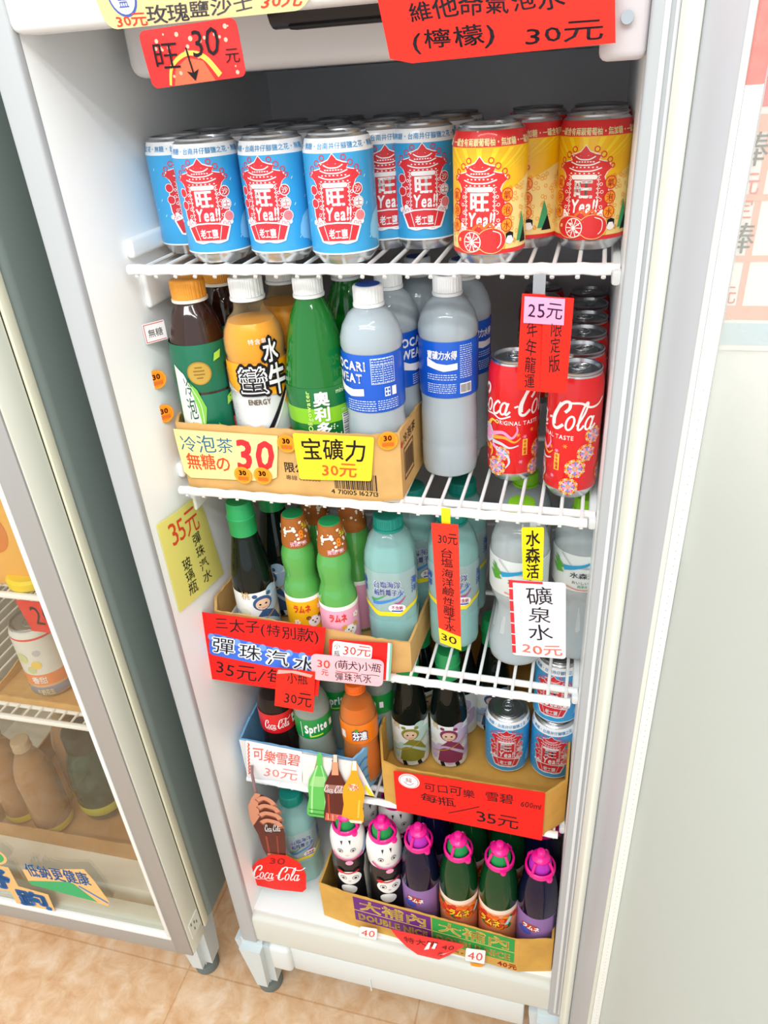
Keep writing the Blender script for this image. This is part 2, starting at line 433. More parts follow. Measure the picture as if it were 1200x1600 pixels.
# ------------------------------------------------------------------ wire shelves
def wire_shelf(name, label, z, x0=0, x1=W):
    t = thing(name, label, 'shelf', (0, 0, z), group='white wire shelves in the open fridge')
    g = G(); n = 40
    g.tube([(x0 + (x1 - x0) * i / n, 0, -.001 + .0007 * math.sin(i * 2.2)) for i in range(n + 1)], .0052, WIRE, 10); g.build('front_rail', t)
    g = G(); g.tube([(x0 + .002, .0275, -.0065), (x1 + .008, .0275, -.0065)], .0045, WIRE, 10); g.build('cross_rail', t)
    for y in (.21, .405):
        g = G(); g.tube([(x0 + .002, y, -.0062), (x1 + .006, y, -.0062)], .0036, WIRE, 8); g.build('cross_rail', t)
    g = G(); k = 22
    for i in range(k):
        x = x0 + .008 + (x1 - x0 - .014) * i / (k - 1)
        g.tube([(x, .41, -.0022), (x, .012, -.0022), (x, .004, -.004), (x, .0005, -.0068), (x, -.001, -.0085)], .0021, WIRE, 8)
    g.build('wire_grille', t)
    return t
wire_shelf('wire_shelf', 'topmost white wire shelf, carrying the blue and orange cans', Z1)
wire_shelf('wire_shelf', 'second white wire shelf, under the tea bottles and red cans', Z2)
wire_shelf('wire_shelf', 'third white wire shelf, under the marble soda and clear water bottles', Z3)
wire_shelf('wire_shelf', 'lowest white wire shelf, under the small cola, lemon and orange soda bottles', Z4)

# ------------------------------------------------------------------ closed fridge on the left
PIV = Vector((-.108, -.115, 0)); RL = 1.9
def LW(x, y, z): return Matrix.Translation(PIV) @ Matrix.Rotation(math.radians(RL), 4, 'Z') @ Vector((x, y, z))
lf = thing('refrigerator', 'closed cream refrigerator with grey framed glass door beside the open one', 'refrigerator', PIV, RL)
LB = M('#e4e6e2', .45); LIN = M('#e2dfd4', .55)
g = G(); g.box(-.035, .004, .058, .58, .19, 1.78, M('#86938f', .4), .016, 5); g.build('side_panel', lf)  # shade of the narrow gap put into this panel's grey colour
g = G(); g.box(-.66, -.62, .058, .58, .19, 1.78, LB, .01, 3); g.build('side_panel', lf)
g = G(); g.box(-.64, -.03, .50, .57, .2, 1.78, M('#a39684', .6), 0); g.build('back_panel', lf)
g = G(); g.box(-.64, -.02, .06, .57, .19, .245, LIN, .004, 2); g.build('base_panel', lf)
g = G(); g.box(-.64, -.02, .06, .57, 1.6, 1.78, LB, .004, 2); g.build('header_panel', lf)
g = G(); g.box(-.001, .0035, .043, .058, .2, 1.77, M('#e8e6cf', .55), .002, 2); g.box(-.01, .002, .045, .0445 + .006, .2, 1.77, M('#5b5a4c', .7)); g.build('gasket', lf)
ld = bpy.data.objects.new('door', None); COL.objects.link(ld); ld.parent = lf
g = G(); g.box(-.034, 0, 0, .043, .187, 1.77, CREAM, .003, 2); g.box(-.66, -.62, 0, .043, .187, 1.77, CREAM, .003, 2)
g.box(-.622, -.033, .001, .043, .187, .236, CREAM, .002, 2); g.box(-.622, -.033, .001, .043, 1.68, 1.77, CREAM, .002, 2); g.build('door_body', ld)
g = G(); g.box(-.033, -.0015, -.0025, .002, .188, 1.768, GREY_AL, .001); g.box(-.659, -.625, -.0025, .002, .188, 1.768, GREY_AL, .001); g.box(-.626, -.032, -.0025, .002, .188, .228, GREY_AL, .001)
g.build('door_frame', ld)
g = G(); g.box(-.039, -.0325, -.004, .006, .236, 1.68, M('#efeeea', .4), .001); g.box(-.62, -.0325, -.004, .006, .228, .238, M('#efeeea', .4), .001); g.build('glazing_bead', ld)
g = G(); g.box(-.622, -.038, .006, .0085, .236, 1.68, GLASS(.05, '#fbfaf6')); g.build('glass_pane', ld, smooth=0)
g = G(); g.box(-.0005, .0012, .008, .0385, .222, .262, CREAM, 0)
for a, b in ((.013, .252), (.022, .246), (.028, .238), (.019, .232)): g.box(.0008, .0016, a, a + .0022, b, b + .007, M('#6c6654', .7))
g.build('hinge_plate', ld)
f = foot(-.082, -.012, .036).build('foot', lf)
g = G(); g.lathe([(0, 0), (.021, 0), (.023, .004), (.023, .026), (0, .028)], M('#6f7a78', .6), 24, -.047, .076); g.build('foot_pad', f)
def left_shelf(z, label):
    t = thing('wire_shelf', label, 'shelf', LW(-.61, .075, z), RL, group='wire shelves in the closed fridge')
    g = G(); g.tube([(0, 0, 0), (.57, 0, 0)], .0048, WIRE, 10); g.build('front_rail', t)
    g = G(); g.tube([(0, .03, -.006), (.57, .03, -.006)], .004, WIRE, 8); g.tube([(0, .36, -.006), (.57, .36, -.006)], .004, WIRE, 8); g.build('cross_rail', t)
    g = G()
    for i in range(27): g.tube([(.006 + i * .0215, .38, -.0025), (.006 + i * .0215, .004, -.0025), (.006 + i * .0215, 0, -.007)], .002, WIRE, 6)
    g.build('wire_grille', t)
left_shelf(.892, 'upper wire shelf behind the glass of the closed fridge'); left_shelf(.642, 'lower wire shelf behind the glass of the closed fridge')

# ------------------------------------------------------------------ fridge on the right, seen through the open door
rf = thing('refrigerator', 'white refrigerator behind the open glass door, with a price poster on it', 'refrigerator', (.53, 0, 0))
g = G(); g.box(0, .62, -.07, .5, .19, 1.8, WHITE, .012, 3); g.build('cabinet', rf)
g = G(); g.box(.002, .618, -.115, -.072, .19, 1.8, M('#f3f3ee', .35), .008, 3); g.build('door_body', rf)
g = G(); g.box(.10, .52, -.1165, -.1145, .32, 1.2, M('#e8ebe9', .12, coat=.5), .001); g.build('door_glass', rf)  # white reflection put into the pane's opaque colour
g = G(); g.box(.03, .05, -.145, -.117, .8, 1.12, M('#dcdedc', .4), .004, 3); g.build('door_handle', rf)
for x in (.03, .55): g = G(); g.box(x, x + .05, -.06, .0, 0, .192, KICK, .01, 3); g.build('foot', rf)
g = G(); mp = plane((.535, -.1165, 1.285), (1, 0, 0), (0, 0, 1))
g.rect(mp, 0, 0, .5, .30, M('#f6f3ec', .6), .0004, 0)
pk = M('#eaa48c', .6)
g.rect(mp, 0, .004, .5, .020, M('#b9d3df', .6), .0007, 0); g.rect(mp, 0, .0225, .5, .0325, pk, .0008, 0)
g.rect(mp, 0, .143, .5, .153, pk, .0008, 0); g.rect(mp, 0, .157, .5, .30, M('#b7d5e6', .6), .0007, 0)
g.poly(mp, [(0, .30), (0, .185), (.012, .165), (.02, .157), (.10, .160), (.14, .19), (.13, .30)], M('#e23a48', .6), .0009, 0)
g.stroke(mp, [(.0, .176), (.02, .185), (.05, .172), (.1, .18)], .006, PAPER_W, .0012); g.disc(mp, .028, .172, .005, PAPER_W, .0012)
for x in (.0298, .16, .29, .42): g.rect(mp, x - .002, .0325, x + .002, .143, pk, .0009, 0)
for y in (.065, .104): g.rect(mp, 0, y - .002, .5, y + .002, pk, .0011, 0)
for t, x, y, s, c in (('棒', .0202, .1332, .02, INK), ('元', .022, .1125, .013, REDINK), ('定', .0206, .0975, .013, REDINK), ('棒', .0215, .0785, .02, INK), ('元', .0205, .034 + .006, .012, REDINK),
                      ('冰', .06, .125, .02, INK), ('水', .06, .085, .02, INK)):
    g.text(mp, t, (x - s / 2, y - s / 2, x + s / 2, y + s / 2), c, .0012, -.01, maxe=0)
tag(g.build('price_poster', smooth=0), 'white price poster with red grid lines seen through the open glass door', 'poster')

# ------------------------------------------------------------------ cans
mm = .001
def arch(g, mp, red, white, kind):
    """temple gate emblem, millimetre layout"""
    def P(pts, k=1): return [(x * mm, y * mm) for x, y in pts]
    body = [(-15, 16), (-20, 20), (-23, 27), (-23.5, 36), (-22, 45), (-18, 54), (-20, 58), (-24, 61), (-21, 66), (-16, 67), (-12, 68), (-14, 72), (-9, 73), (-4, 75), (0, 80), (4, 75), (9, 73), (14, 72), (12, 68),
            (16, 67), (21, 66), (24, 61), (20, 58), (18, 54), (22, 45), (23.5, 36), (23, 27), (20, 20), (15, 16)]
    big = [(x * 1.05, 47 + (y - 47) * 1.03) for x, y in body]
    g.poly(mp, P(big), white, .00022); g.poly(mp, P(body), red, .00034)
    # roof tiers
    for y, w in ((69, 9), (64.5, 13), (59.5, 15)):
        g.stroke(mp, P([(-w, y + 2.2), (-w * .5, y), (0, y - .4), (w * .5, y), (w, y + 2.2)]), 1.0 * mm, white, .00044)
        for k in range(-3, 4): g.rect(mp, (k * w / 3.6 - .7) * mm, (y - 2.7) * mm, (k * w / 3.6 + .8) * mm, (y - 1.7) * mm, white, .00044)
    for sx in (-1, 1):
        for cx, cy, r in ((10, 77, 2.2), (16, 72.5, 2.4), (22, 68, 2.2), (25, 63, 1.8)): g.ring(mp, sx * cx * mm, cy * mm, r * mm, .9 * mm, red, .00034, 12)
        for k in range(9): # lacy scrolls on both side lobes
            y = 22 + k * 3.7; g.stroke(mp, P([(sx * 11.5, y), (sx * 13.5, y + 2), (sx * 12.5, y + 3.4), (sx * 15, y + 4.2)]), .55 * mm, white, .00044)
        for k in range(5): g.ring(mp, sx * (15.5 + (k % 2) * 1.2) * mm, (22 + k * 6.5) * mm, 1.3 * mm, .5 * mm, white, .00044, 8)
        for cx, cy, r in ((16, 21, 3.2), (20, 19.5, 2.8), (23.5, 21.5, 2.4), (18, 24, 2.4)): g.disc(mp, sx * cx * mm, cy * mm, r * mm, white, .0005, n=12)
        for cx, cy in ((17, 21), (21, 20)): g.ring(mp, sx * cx * mm, cy * mm, 1.5 * mm, .5 * mm, red, .0006, 9)
    g.rect(mp, -10 * mm, 52.2 * mm, 10 * mm, 56.2 * mm, white, .0005); g.disc(mp, -10 * mm, 54.2 * mm, 2 * mm, white, .0005, n=12); g.disc(mp, 10 * mm, 54.2 * mm, 2 * mm, white, .0005, n=12)
    g.rect(mp, -10.5 * mm, 20 * mm, 10.5 * mm, 51 * mm, red, .00052)
    g.text(mp, '旺', (-8.5 * mm, 36.5 * mm, 8.5 * mm, 51.5 * mm), white, .0006, .035)
    g.text(mp, 'Yea!!', (-11 * mm, 22.5 * mm, 15 * mm, 36.5 * mm), red, .00062, .075, .12); g.text(mp, 'Yea!!', (-10 * mm, 23.5 * mm, 14 * mm, 35.5 * mm), white, .0007, .03, .12)
def can_shell(g, h, r, silver, cols):
    """cols: list of (z0, colour) from the bottom"""
    prof = [(0, .004, silver), (r * .62, .004), (r * .70, .0005), (r * .76, .0005), (r * .84, .004), (r * .955, .0085), (r * .985, .0105)]
    for z, c in cols: prof.append((r if z < h - .02 else r * .995, z, c))
    return prof
def lid(root, h, r, rn):
    g = G(); S = STEEL
    g.lathe([(rn - .0012, h - .0045), (rn + .0006, h - .003), (rn + .0010, h - .0006), (rn + .0002, h), (rn - .0014, h - .0004), (rn - .0028, h - .0042), (rn - .0045, h - .0048), (rn - .006, h - .0034), (0, h - .0034)], S, 40)
    g.lathe([(.0105, h - .0033), (.011, h - .0029), (.0116, h - .0033)], S, 24, 0, -.007)
    L = g.build('lid', root)
    g = G()
    for i in range(2):
        pts = [(.0072 * math.cos(a) * (1 if i == 0 else .62), (.004 if i == 0 else .0055) + .0105 * math.sin(a) * (1 if i == 0 else .42), h - .0022) for a in [2 * math.pi * k / 18 for k in range(19)]]
        g.tube(pts, .0011, M('#d6d9db', .22, .95), 6)
    g.tube([(0, -.001, h - .0032), (0, -.001, h - .0014)], .0022, S, 10); g.build('tab', L)
def sarsaparilla_can():
    t = thing('soda_can', '', 'can'); h, r = .115, .0331
    blue, pale, wht, red = M('#3aa3dc', .32, coat=.5), M('#8fd0ef', .4), M('#f2f4f6', .35, coat=.4), M('#d8323c', .4)
    g = G(); prof = [(0, .004, ALU), (.0205, .004), (.0232, .0004), (.0252, .0004), (.028, .004), (.0316, .0085), (.0326, .0105), (r, .0108, wht), (r, .0122, blue), (r, .0985), (r, .0987, wht), (r - .0002, .1005), (.0318, .1055), (.0300, .1105), (.0298, .1106, ALU), (.0272, .1125), (.0268, .113)]
    g.lathe(prof, ALU, 48)
    mp = cyl(r); arch(g, cyl(r, 0, .018), red, wht, 0)
    def RN(v): return .0331 if v < .1005 else .0331 - (v - .1005) * .27
    g.text(lambda u, v, h_: cyl(RN)(u, v, h_), '無糖・台南井仔腳鹽之花・無糖・台南井仔腳鹽之花・無糖・台南井仔腳鹽之花', (-.100, .1018, .100, .1072), M('#3f9fd6', .4), .0003, .012)
    mb, mp = mp, cyl(r, 0, .010)
    for ch, v in (('沙', .058), ('士', .0465)):
        g.disc(mp, .0215, v, .0052, wht, .0007, n=16); g.disc(mp, .0215, v, .0044, red, .0008, n=14); g.disc(mp, .0215, v, .0040, wht if ch == '士' else red, .0009, n=14)
        g.text(mp, ch, (.0215 - .003, v - .003, .0215 + .003, v + .003), red if ch == '士' else wht, .001, .01)
        g.disc(mp, -.0215, v, .0046, red, .0008, n=14); g.ring(mp, -.0215, v, .0042, .0006, wht, .0009, 14)
    g.disc(mp, .0222, .035, .0052, wht, .0007, n=16); g.disc(mp, .0222, .035, .0045, M('#ee7f86', .4), .0008, n=14)
    rb = [(-.0205, .0255), (-.0155, .0135), (.0155, .0135), (.0205, .0255), (.010, .0285), (0, .0292), (-.010, .0285)]
    g.poly(mp, [(x * 1.1, .021 + (y - .021) * 1.16) for x, y in rb], wht, .0009); g.poly(mp, rb, red, .001)
    g.stroke(mp, [(-.0132, .0268), (-.0098, .0142)], .0006, wht, .0011); g.stroke(mp, [(.0132, .0268), (.0098, .0142)], .0006, wht, .0011)
    g.text(mp, '老工鹽', (-.0088, .0155, .0088, .0245), wht, .0012, .03, jit=.6)
    g.stroke(mp, [(-.016, .0128), (-.008, .0112), (0, .0125), (.008, .0112), (.016, .0128)], .0016, wht, .0011)
    mp = mb
    isl = [(.034, .034), (.038, .042), (.043, .046), (.052, .05), (.06, .045), (.06, .016), (.05, .0135), (.044, .020), (.036, .022), (.033, .027)]
    g.poly(mp, isl, pale, .0003)
    rnd = random.Random(3)
    for k in range(26):
        u, v = rnd.uniform(.028, .095) * rnd.choice((-1, 1)), rnd.uniform(.016, .095); g.stroke(mp, [(u, v), (u + .0016, v + .0022)], .0007, M('#d3ecf8', .4), .0004)
    g.build('can_body', t); lid(t, h, r, .0262); return t
def grapefruit_can():
    t = thing('soda_can', '', 'can'); h, r = .115, .0331
    yel, org, crm, red, wht = M('#f7bd0c', .32, coat=.5), M('#ef9a1a', .4), M('#f5d98a', .4), M('#dd2b2b', .38, coat=.4), M('#faf6ee', .4)
    g = G(); prof = [(0, .004, ALU), (.0205, .004), (.0232, .0004), (.0252, .0004), (.028, .004), (.0316, .0085), (.0326, .0105), (r, .0108, red), (r, .0145, yel), (r, .0980), (r, .0982, red), (r - .0002, .1005), (.0318, .1055), (.0300, .1105), (.0298, .1106, ALU), (.0272, .1125), (.0268, .113)]
    g.lathe(prof, ALU, 48); mp = cyl(r)
    for k in range(-5, 6):
        a = math.radians(90 - k * 15); g.poly(mp, [(k * .002, .07), (k * .002 + .05 * math.cos(a - .05), .07 + .0275 * 1), (k * .002 + .05 * math.cos(a + .06), .07 + .0275)], M('#fbd62a', .4), .00016)
    rnd = random.Random(5)
    g.poly(mp, [(.024, .0146), (.075, .0146), (.075, .082), (.05, .074), (.024, .062)], crm, .00018)
    for k in range(75): g.ring(mp, rnd.uniform(.026, .073), rnd.uniform(.018, .068), .0016, .0006, org, .0003, 6)
    g.poly(mp, [(-.024, .0146), (-.045, .0146), (-.045, .045), (-.024, .035)], crm, .00018)
    for k in range(22): g.ring(mp, rnd.uniform(-.044, -.025), rnd.uniform(.018, .038), .0016, .0006, org, .0003, 6)
    arch(g, cyl(r, 0, .011), red, wht, 1)
    def RN(v): return .0331 if v < .1005 else .0331 - (v - .1005) * .27
    g.text(cyl(RN), '・一罐含有兩顆葡萄柚・無加糖・一罐含有兩顆葡萄柚・無加糖・一罐含有兩顆葡萄柚・無加糖', (-.100, .0990, .100, .1052), M('#f8e6a8', .4), .0004, .03)
    for sx in (1, -1):
        for ch, v in (('氣', .060), ('泡', .0475), ('水', .035)):
            g.disc(mp, sx * .0245, v, .0058, red, .0007, n=16); g.disc(mp, sx * .0245, v, .0049, M('#f3a01e', .4), .0008, n=14)
            g.text(mp, ch, (sx * .0245 - .0034, v - .0034, sx * .0245 + .0034, v + .0034), red, .001, .01)
    for cx, cy, ru, rv in ((-.010, .022, .0135, .0095), (.011, .0225, .0125, .0105)):
        g.disc(mp, cx, cy, ru * 1.06, M('#f2c87a', .4), .0010, rv * 1.06, 26); g.disc(mp, cx, cy, ru, red, .0011, rv, 26)
    g.stroke(mp, [(-.006, .032), (0, .0365), (.004, .033), (.009, .037), (.013, .033)], .0022, M('#ee6a2c', .4), .0012)
    g.disc(mp, -.0065, .0215, .0082, wht, .0012, .0088, 24); g.disc(mp, -.0065, .0215, .0074, red, .0013, .008, 24)
    for k in range(10):
        a = 2 * math.pi * k / 10; g.stroke(mp, [(-.0065, .0215), (-.0065 + .0074 * math.cos(a), .0215 + .008 * math.sin(a))], .0008, wht, .0014)
    g.stroke(mp, [(.012, .031), (.0185, .028), (.019, .02), (.016, .016)], .0007, wht, .0013)
    g.disc(mp, .0275, .0235, .0046, wht, .0010, n=14); g.poly(mp, [(.0236, .022), (.0238, .028), (.0275, .0295), (.0312, .028), (.0314, .022), (.0295, .0258), (.0255, .0258)], INK, .0011)
    g.poly(mp, [(.036, .02), (.042, .045), (.046, .035), (.046, .02)], M('#3fa06a', .4), .0005); g.poly(mp, [(.040, .018), (.046, .032), (.051, .018)], INK, .0007)
    g.build('can_body', t); lid(t, h, r, .0262); return t
# flowing script wordmark strokes, unit layout
def script_logo(g, mp, u0, v0, w, hgt, mat, h):
    def S(pts, ox, wd=.22):
        k = w / 10.6; q = hgt / 2.6
        g.stroke(mp, [(u0 + (x + ox + .30 * y) * k, v0 + (y + .35) * q) for x, y in pts], wd * k, mat, h, maxe=.004)
    def ell(cx, cy, rx, ry): return [(cx + rx * math.cos(a), cy + ry * math.sin(a)) for a in [2 * math.pi * i / 16 for i in range(17)]]
    C = [(1.15, 1.25), (1.45, 1.6), (1.3, 2.0), (.8, 1.95), (.3, 1.35), (.1, .7), (.3, .12), (.8, .0), (1.3, .35)]
    for ox in (0, 5.2): S(C, ox, .30); S([(.55, 1.9), (.35, 1.4), (.22, .8), (.35, .25)], ox, .34)
    S([(.2, .1), (1.2, -.22), (2.6, -.1), (3.6, -.34), (4.6, -.05)], 0, .16)
    S([(1.35, 1.95), (2.4, 1.95), (3.4, 1.62), (4.3, 1.7), (4.9, 2.1)], 5.2, .22)
    S(ell(.0, .5, .34, .48), 1.85, .2); S([(.35, .85), (.05, 1.0), (-.3, .55), (-.2, .08), (.15, .0), (.5, .3)], 2.85, .22)
    S(ell(-.05, .48, .33, .46), 3.75, .2); S([(.32, .95), (.22, .3), (.38, .02), (.68, .3)], 3.75, .22)
    S([(4.75, .62), (5.1, .72)], 0, .2)
    S(ell(.0, .5, .36, .5), 7.1, .2); S([(-.15, .3), (.25, 1.2), (.32, 1.9), (.1, 1.9), (-.08, 1.0), (.02, .1), (.3, .08), (.5, .35)], 7.95, .2)
    S(ell(-.05, .48, .33, .46), 8.95, .2); S([(.32, .95), (.22, .3), (.38, .02), (.72, .35)], 8.95, .22)
def cola_can():
    t = thing('cola_can', '', 'can'); h, r = .146, .0287
    red, wht, org, pnk, sil, yel = M('#e0151c', .3, coat=.6), M('#f7f3ee', .4), M('#f2a23a', .4), M('#f29ac4', .4), M('#cfd3da', .35), M('#f3c64a', .4)
    blu = M('#6f8fd8', .4)
    g = G(); g.lathe([(0, .004, ALU), (.018, .004), (.0205, .0004), (.0222, .0004), (.0245, .004), (.0272, .0085), (.0282, .0112), (r, .0125, red), (r, .128), (.0284, .1305), (.0268, .1380), (.0256, .1405, ALU), (.0252, .1425)], ALU, 48); mp = cyl(r)
    script_logo(g, mp, -.058, .080, .116, .040, wht, .0004)
    g.text(mp, 'ORIGINAL TASTE', (-.026, .0735, .026, .0785), wht, .0004, .02, gap=.12)
    def medal(u, v, R):
        for k, (q, c) in enumerate(((1, org), (.84, yel), (.7, red), (.6, pnk), (.42, sil), (.25, org), (.12, pnk))): g.disc(mp, u, v, R * q, c, .0003 + k * .00008, n=18)
        for k in range(12):
            a = math.pi * k / 6; g.stroke(mp, [(u + R * .28 * math.cos(a), v + R * .28 * math.sin(a)), (u + R * .78 * math.cos(a), v + R * .78 * math.sin(a))], R * .14, (blu, pnk, sil)[k % 3], .0010)
        for k in range(16):
            a = math.pi * k / 8; g.disc(mp, u + R * .92 * math.cos(a), v + R * .92 * math.sin(a), R * .09, sil if k % 2 else red, .0010, n=8)
    for u, v, R in ((.024, .018, .0105), (.030, .040, .0115), (.041, .058, .0105), (.048, .078, .010), (-.024, .020, .012), (-.062, .03, .011), (-.075, .055, .011), (.066, .03, .010)): medal(u, v, R)
    # dragon head and mane, left of the medallions
    hd = [(-.052, .058), (-.048, .066), (-.040, .071), (-.033, .069), (-.028, .060), (-.030, .052), (-.037, .046), (-.046, .046), (-.053, .050), (-.047, .053)]
    g.poly(mp, [(u * 1.0, v) for u, v in hd], sil, .0004); g.poly(mp, [(-.041 + (u + .041) * .82, .058 + (v - .058) * .8) for u, v in hd], pnk, .0005)
    g.disc(mp, -.042, .063, .0022, wht, .0007, n=10); g.disc(mp, -.042, .063, .0012, INK, .0008, n=8)
    for k in range(6): g.disc(mp, -.052 + k * .0035, .046 - k * .0012, .0018, org, .0006, n=8); g.disc(mp, -.051 + k * .003, .050, .001, wht, .0007, n=6)
    for k, (c, pts) in enumerate(((pnk, [(-.030, .060), (-.016, .064), (-.006, .058), (.0, .066), (-.001, .073)]), (org, [(-.029, .056), (-.014, .058), (-.003, .053), (.004, .058)]), (sil, [(-.030, .051), (-.018, .050), (-.008, .046), (.002, .049)]),
                                  (org, [(-.034, .047), (-.030, .038), (-.033, .030)]), (pnk, [(-.030, .047), (-.022, .042), (-.016, .034), (-.018, .026)]), (sil, [(-.024, .044), (-.012, .038), (-.008, .028), (-.012, .02)]), (yel, [(-.036, .070), (-.030, .077), (-.022, .074)]))):
        g.stroke(mp, pts, (.0048, .0012), c, .0006 + k * .00006)
    medal(-.016, .038, .0085)
    g.rect(mp, .0065, .036, .0125, .056, yel, .0005); g.text(mp, '年年龍運', (.0075, .037, .0115, .055), red, .0007, .02, vert=True)
    for u, v in ((.018, .066), (.001, .062), (.005, .028), (-.04, .027), (.009, .059)):
        for a in (0, 60, 120): g.stroke(mp, [(u - .0025 * math.cos(math.radians(a)), v - .0025 * math.sin(math.radians(a))), (u + .0025 * math.cos(math.radians(a)), v + .0025 * math.sin(math.radians(a)))], .0007, pnk if v < .06 else org, .0006)
    g.build('can_body', t); lid(t, h, r, .0246); return t
SARS, GRAPE, COLA = Kind(sarsaparilla_can), Kind(grapefruit_can), Kind(cola_can)
gB, gO, gC = 'blue soda cans on the top shelf', 'orange soda cans on the top shelf', 'red cola cans on the second shelf'
for x, y, rz, l in ((.0833, .0495, 11, 'blue soda can at the front of the top shelf, leftmost of the front three'), (.1541, .0492, -2, 'blue soda can at the front of the top shelf, middle of the front three'),
                    (.2236, .0408, 8, 'blue soda can at the front of the top shelf, rightmost of the front three'), (.2904, .1041, 12, 'blue soda can set back from the front, just left of the front orange can'),
                    (.0290, .092, 40, 'blue soda can against the left fridge wall, half hidden by the front row'), (.2465, .105, 24, 'blue soda can glimpsed in the gap behind the third front blue can')):
    SARS.put((x, y, Z1), rz, l, gB)
for x, y in ((.09, .118), (.16, .118), (.03, .162), (.095, .187), (.165, .187), (.235, .176), (.30, .175), (.09, .256), (.16, .256), (.23, .246), (.298, .245)):
    SARS.put((x, y, Z1), random.uniform(-60, 60), 'blue soda can in the rows behind the front cans of the top shelf', gB)
for x, y, rz, l in ((.3661, .0382, -8, 'orange grapefruit soda can at the front edge of the top shelf'), (.4553, .0959, -13, 'orange grapefruit soda can by the right door frame on the top shelf'),
                    (.3935, .104, -38, 'orange can right behind the front orange can, turned to its side'), (.397, .176, 70, 'shaded orange can in third place behind the front orange can')):
    GRAPE.put((x, y, Z1), rz, l, gO)
for x, y in ((.456, .168), (.39, .246), (.456, .24)): GRAPE.put((x, y, Z1), random.uniform(-60, 60), 'orange grapefruit soda can at the back right of the top shelf', gO)
for i in range(6):
    COLA.put((.4551 + min(i, 3) * .0014, .0705 + .0588 * i, Z2), (-49, -50, 20, 80, -20, 120)[i], 'red cola can at the head of the column by the door frame' if i == 0 else 'red cola can, %s from the front of the column by the door frame' % ('', 'second', 'third', 'fourth', 'fifth', 'sixth')[i], gC)
COLA.put((.3876, .1003, Z2), 15, 'red cola can with a dragon head, left of the paper tags', gC)
for i in range(2): COLA.put((.397, .330 + .0588 * i, Z2), 40 * i, 'red cola can at the back, its rim showing above the paper tags', gC)
gS = 'blue soda cans in the lower cardboard tray'
SARS.put((.3914, .1155, Z4 + .004), 4, 'blue soda can standing alone in the lower tray, left of the stacked pair', gS)
SARS.put((.4605, .1171, Z4 + .004), -4, 'bottom blue soda can of the stacked pair', gS)
SARS.put((.4605, .1190, Z4 + .004 + .1152), -10, 'top blue soda can of the stacked pair, under the wire shelf', gS)

# ------------------------------------------------------------------ bottles
def ridged(n, d): return lambda a, z: 1 + d * (1 if int(a / (2 * math.pi) * n * 2) % 2 else -1)
def cap(root, r, z0, z1, mat, top=None, ring=None, name='cap'):
    g = G(); g.lathe([(r * .9, z0 + .0035), (r, z0 + .0038), (r, z1 - .003), (r * .985, z1 - .0015), (r * .93, z1 - .0002), (r * .9, z1), (0, z1)], mat, 96, shape=ridged(48, .012))
    g.lathe([(r * .92, z0), (r * 1.06, z0), (r * 1.06, z0 + .0028), (r * .95, z0 + .0034)], ring or mat, 40)
    if top: g.disc(lambda u, v, h: (u, v, z1 + h), 0, 0, r * .82, top, .0004, n=28, maxe=0)
    return g.build(name, root)
def seam_ribs(amp, z0, z1, n):  # gentle facets on a bottle's grip
    return lambda a, z: 1 - (amp * (.5 + .5 * math.cos(a * n)) if z0 < z < z1 else 0)
def tea_bottle():
    t = thing('tea_bottle', '', 'bottle')
    dark, grn, wht = CLEAR('#8a5a40', '#3a1d14', .72), M('#0e6a4c', .3, coat=.5), M('#eef0e6', .4)
    g = G(); g.lathe([(0, .002), (.028, 0), (.033, .006), (.034, .02), (.034, .155), (.0335, .162), (.031, .175), (.0275, .190), (.022, .204), (.0175, .211), (.0165, .214), (.0165, .224)], dark, 40, shape=seam_ribs(.045, .165, .2, 8)); g.build('bottle_body', t)
    g = G(); g.lathe([(.0345, .012), (.0350, .016), (.0350, .058), (.0338, .062), (.0350, .066), (.0350, .112), (.0335, .116), (.0350, .121), (.0350, .150), (.0332, .168), (.0325, .172)], grn, 48)
    mp = cyl(.0352)
    g.disc(mp, -.003, .141, .0135, M('#b8923a', .35, .5), .0006, n=26); g.disc(mp, -.003, .141, .0120, M('#c9a54e', .35, .4), .0008, n=26)
    for k, w in enumerate((.008, .012, .012, .007)): g.rect(mp, -.003 - w / 2, .147 - k * .004, -.003 + w / 2, .1485 - k * .004, M('#8c6a22', .4), .001)
    g.poly(mp, [(-.034, .150), (-.022, .140), (-.012, .115), (-.008, .09), (-.010, .07), (-.016, .05), (-.04, .05)], wht, .0004)
    g.poly(mp, [(-.018, .133), (-.009, .122), (-.002, .10), (-.006, .08), (-.010, .072), (-.012, .1)], M('#7cc24a', .4), .0007)
    g.stroke(mp, [(-.017, .13), (-.008, .105), (-.008, .08)], .001, M('#d5efb0', .4), .0009)
    g.text(mp, '冷泡茶', (-.025, .060, -.013, .136), M('#1d5a46', .5), .001, 0, vert=True, jit=1)
    for u, v, a in ((.020, .158, .7), (.027, .105, .9), (.012, .073, 2.2)):
        g.poly(mp, [(u - .007 * math.cos(a), v - .009 * math.sin(a)), (u - .003, v + .003), (u + .007 * math.cos(a), v + .009 * math.sin(a)), (u + .003, v - .003)], M('#a6d84a', .4), .0008)
    g.poly(mp, [(-.005, .062), (.010, .068), (.022, .064), (.024, .058), (-.005, .056)], M('#8ccf46', .4), .0008)
    g.rect(mp, .0275, .05, .0365, .148, M('#20211f', .4), .0007); g.rect(mp, .0365, .05, .040, .15, wht, .0008)
    g.rect(mp, .0275, .05, .0345, .082, M('#c63038', .4), .0009); g.text(mp, '無糖日式綠茶', (.0295, .09, .0345, .142), wht, .001, 0, vert=True); g.text(mp, '嚴選茶葉', (.029, .055, .0335, .08), wht, .0011, .01, vert=True)
    g.build('label', t); cap(t, .0188, .214, .237, M('#f0a036', .4), ring=M('#f6ead6', .4)); return t
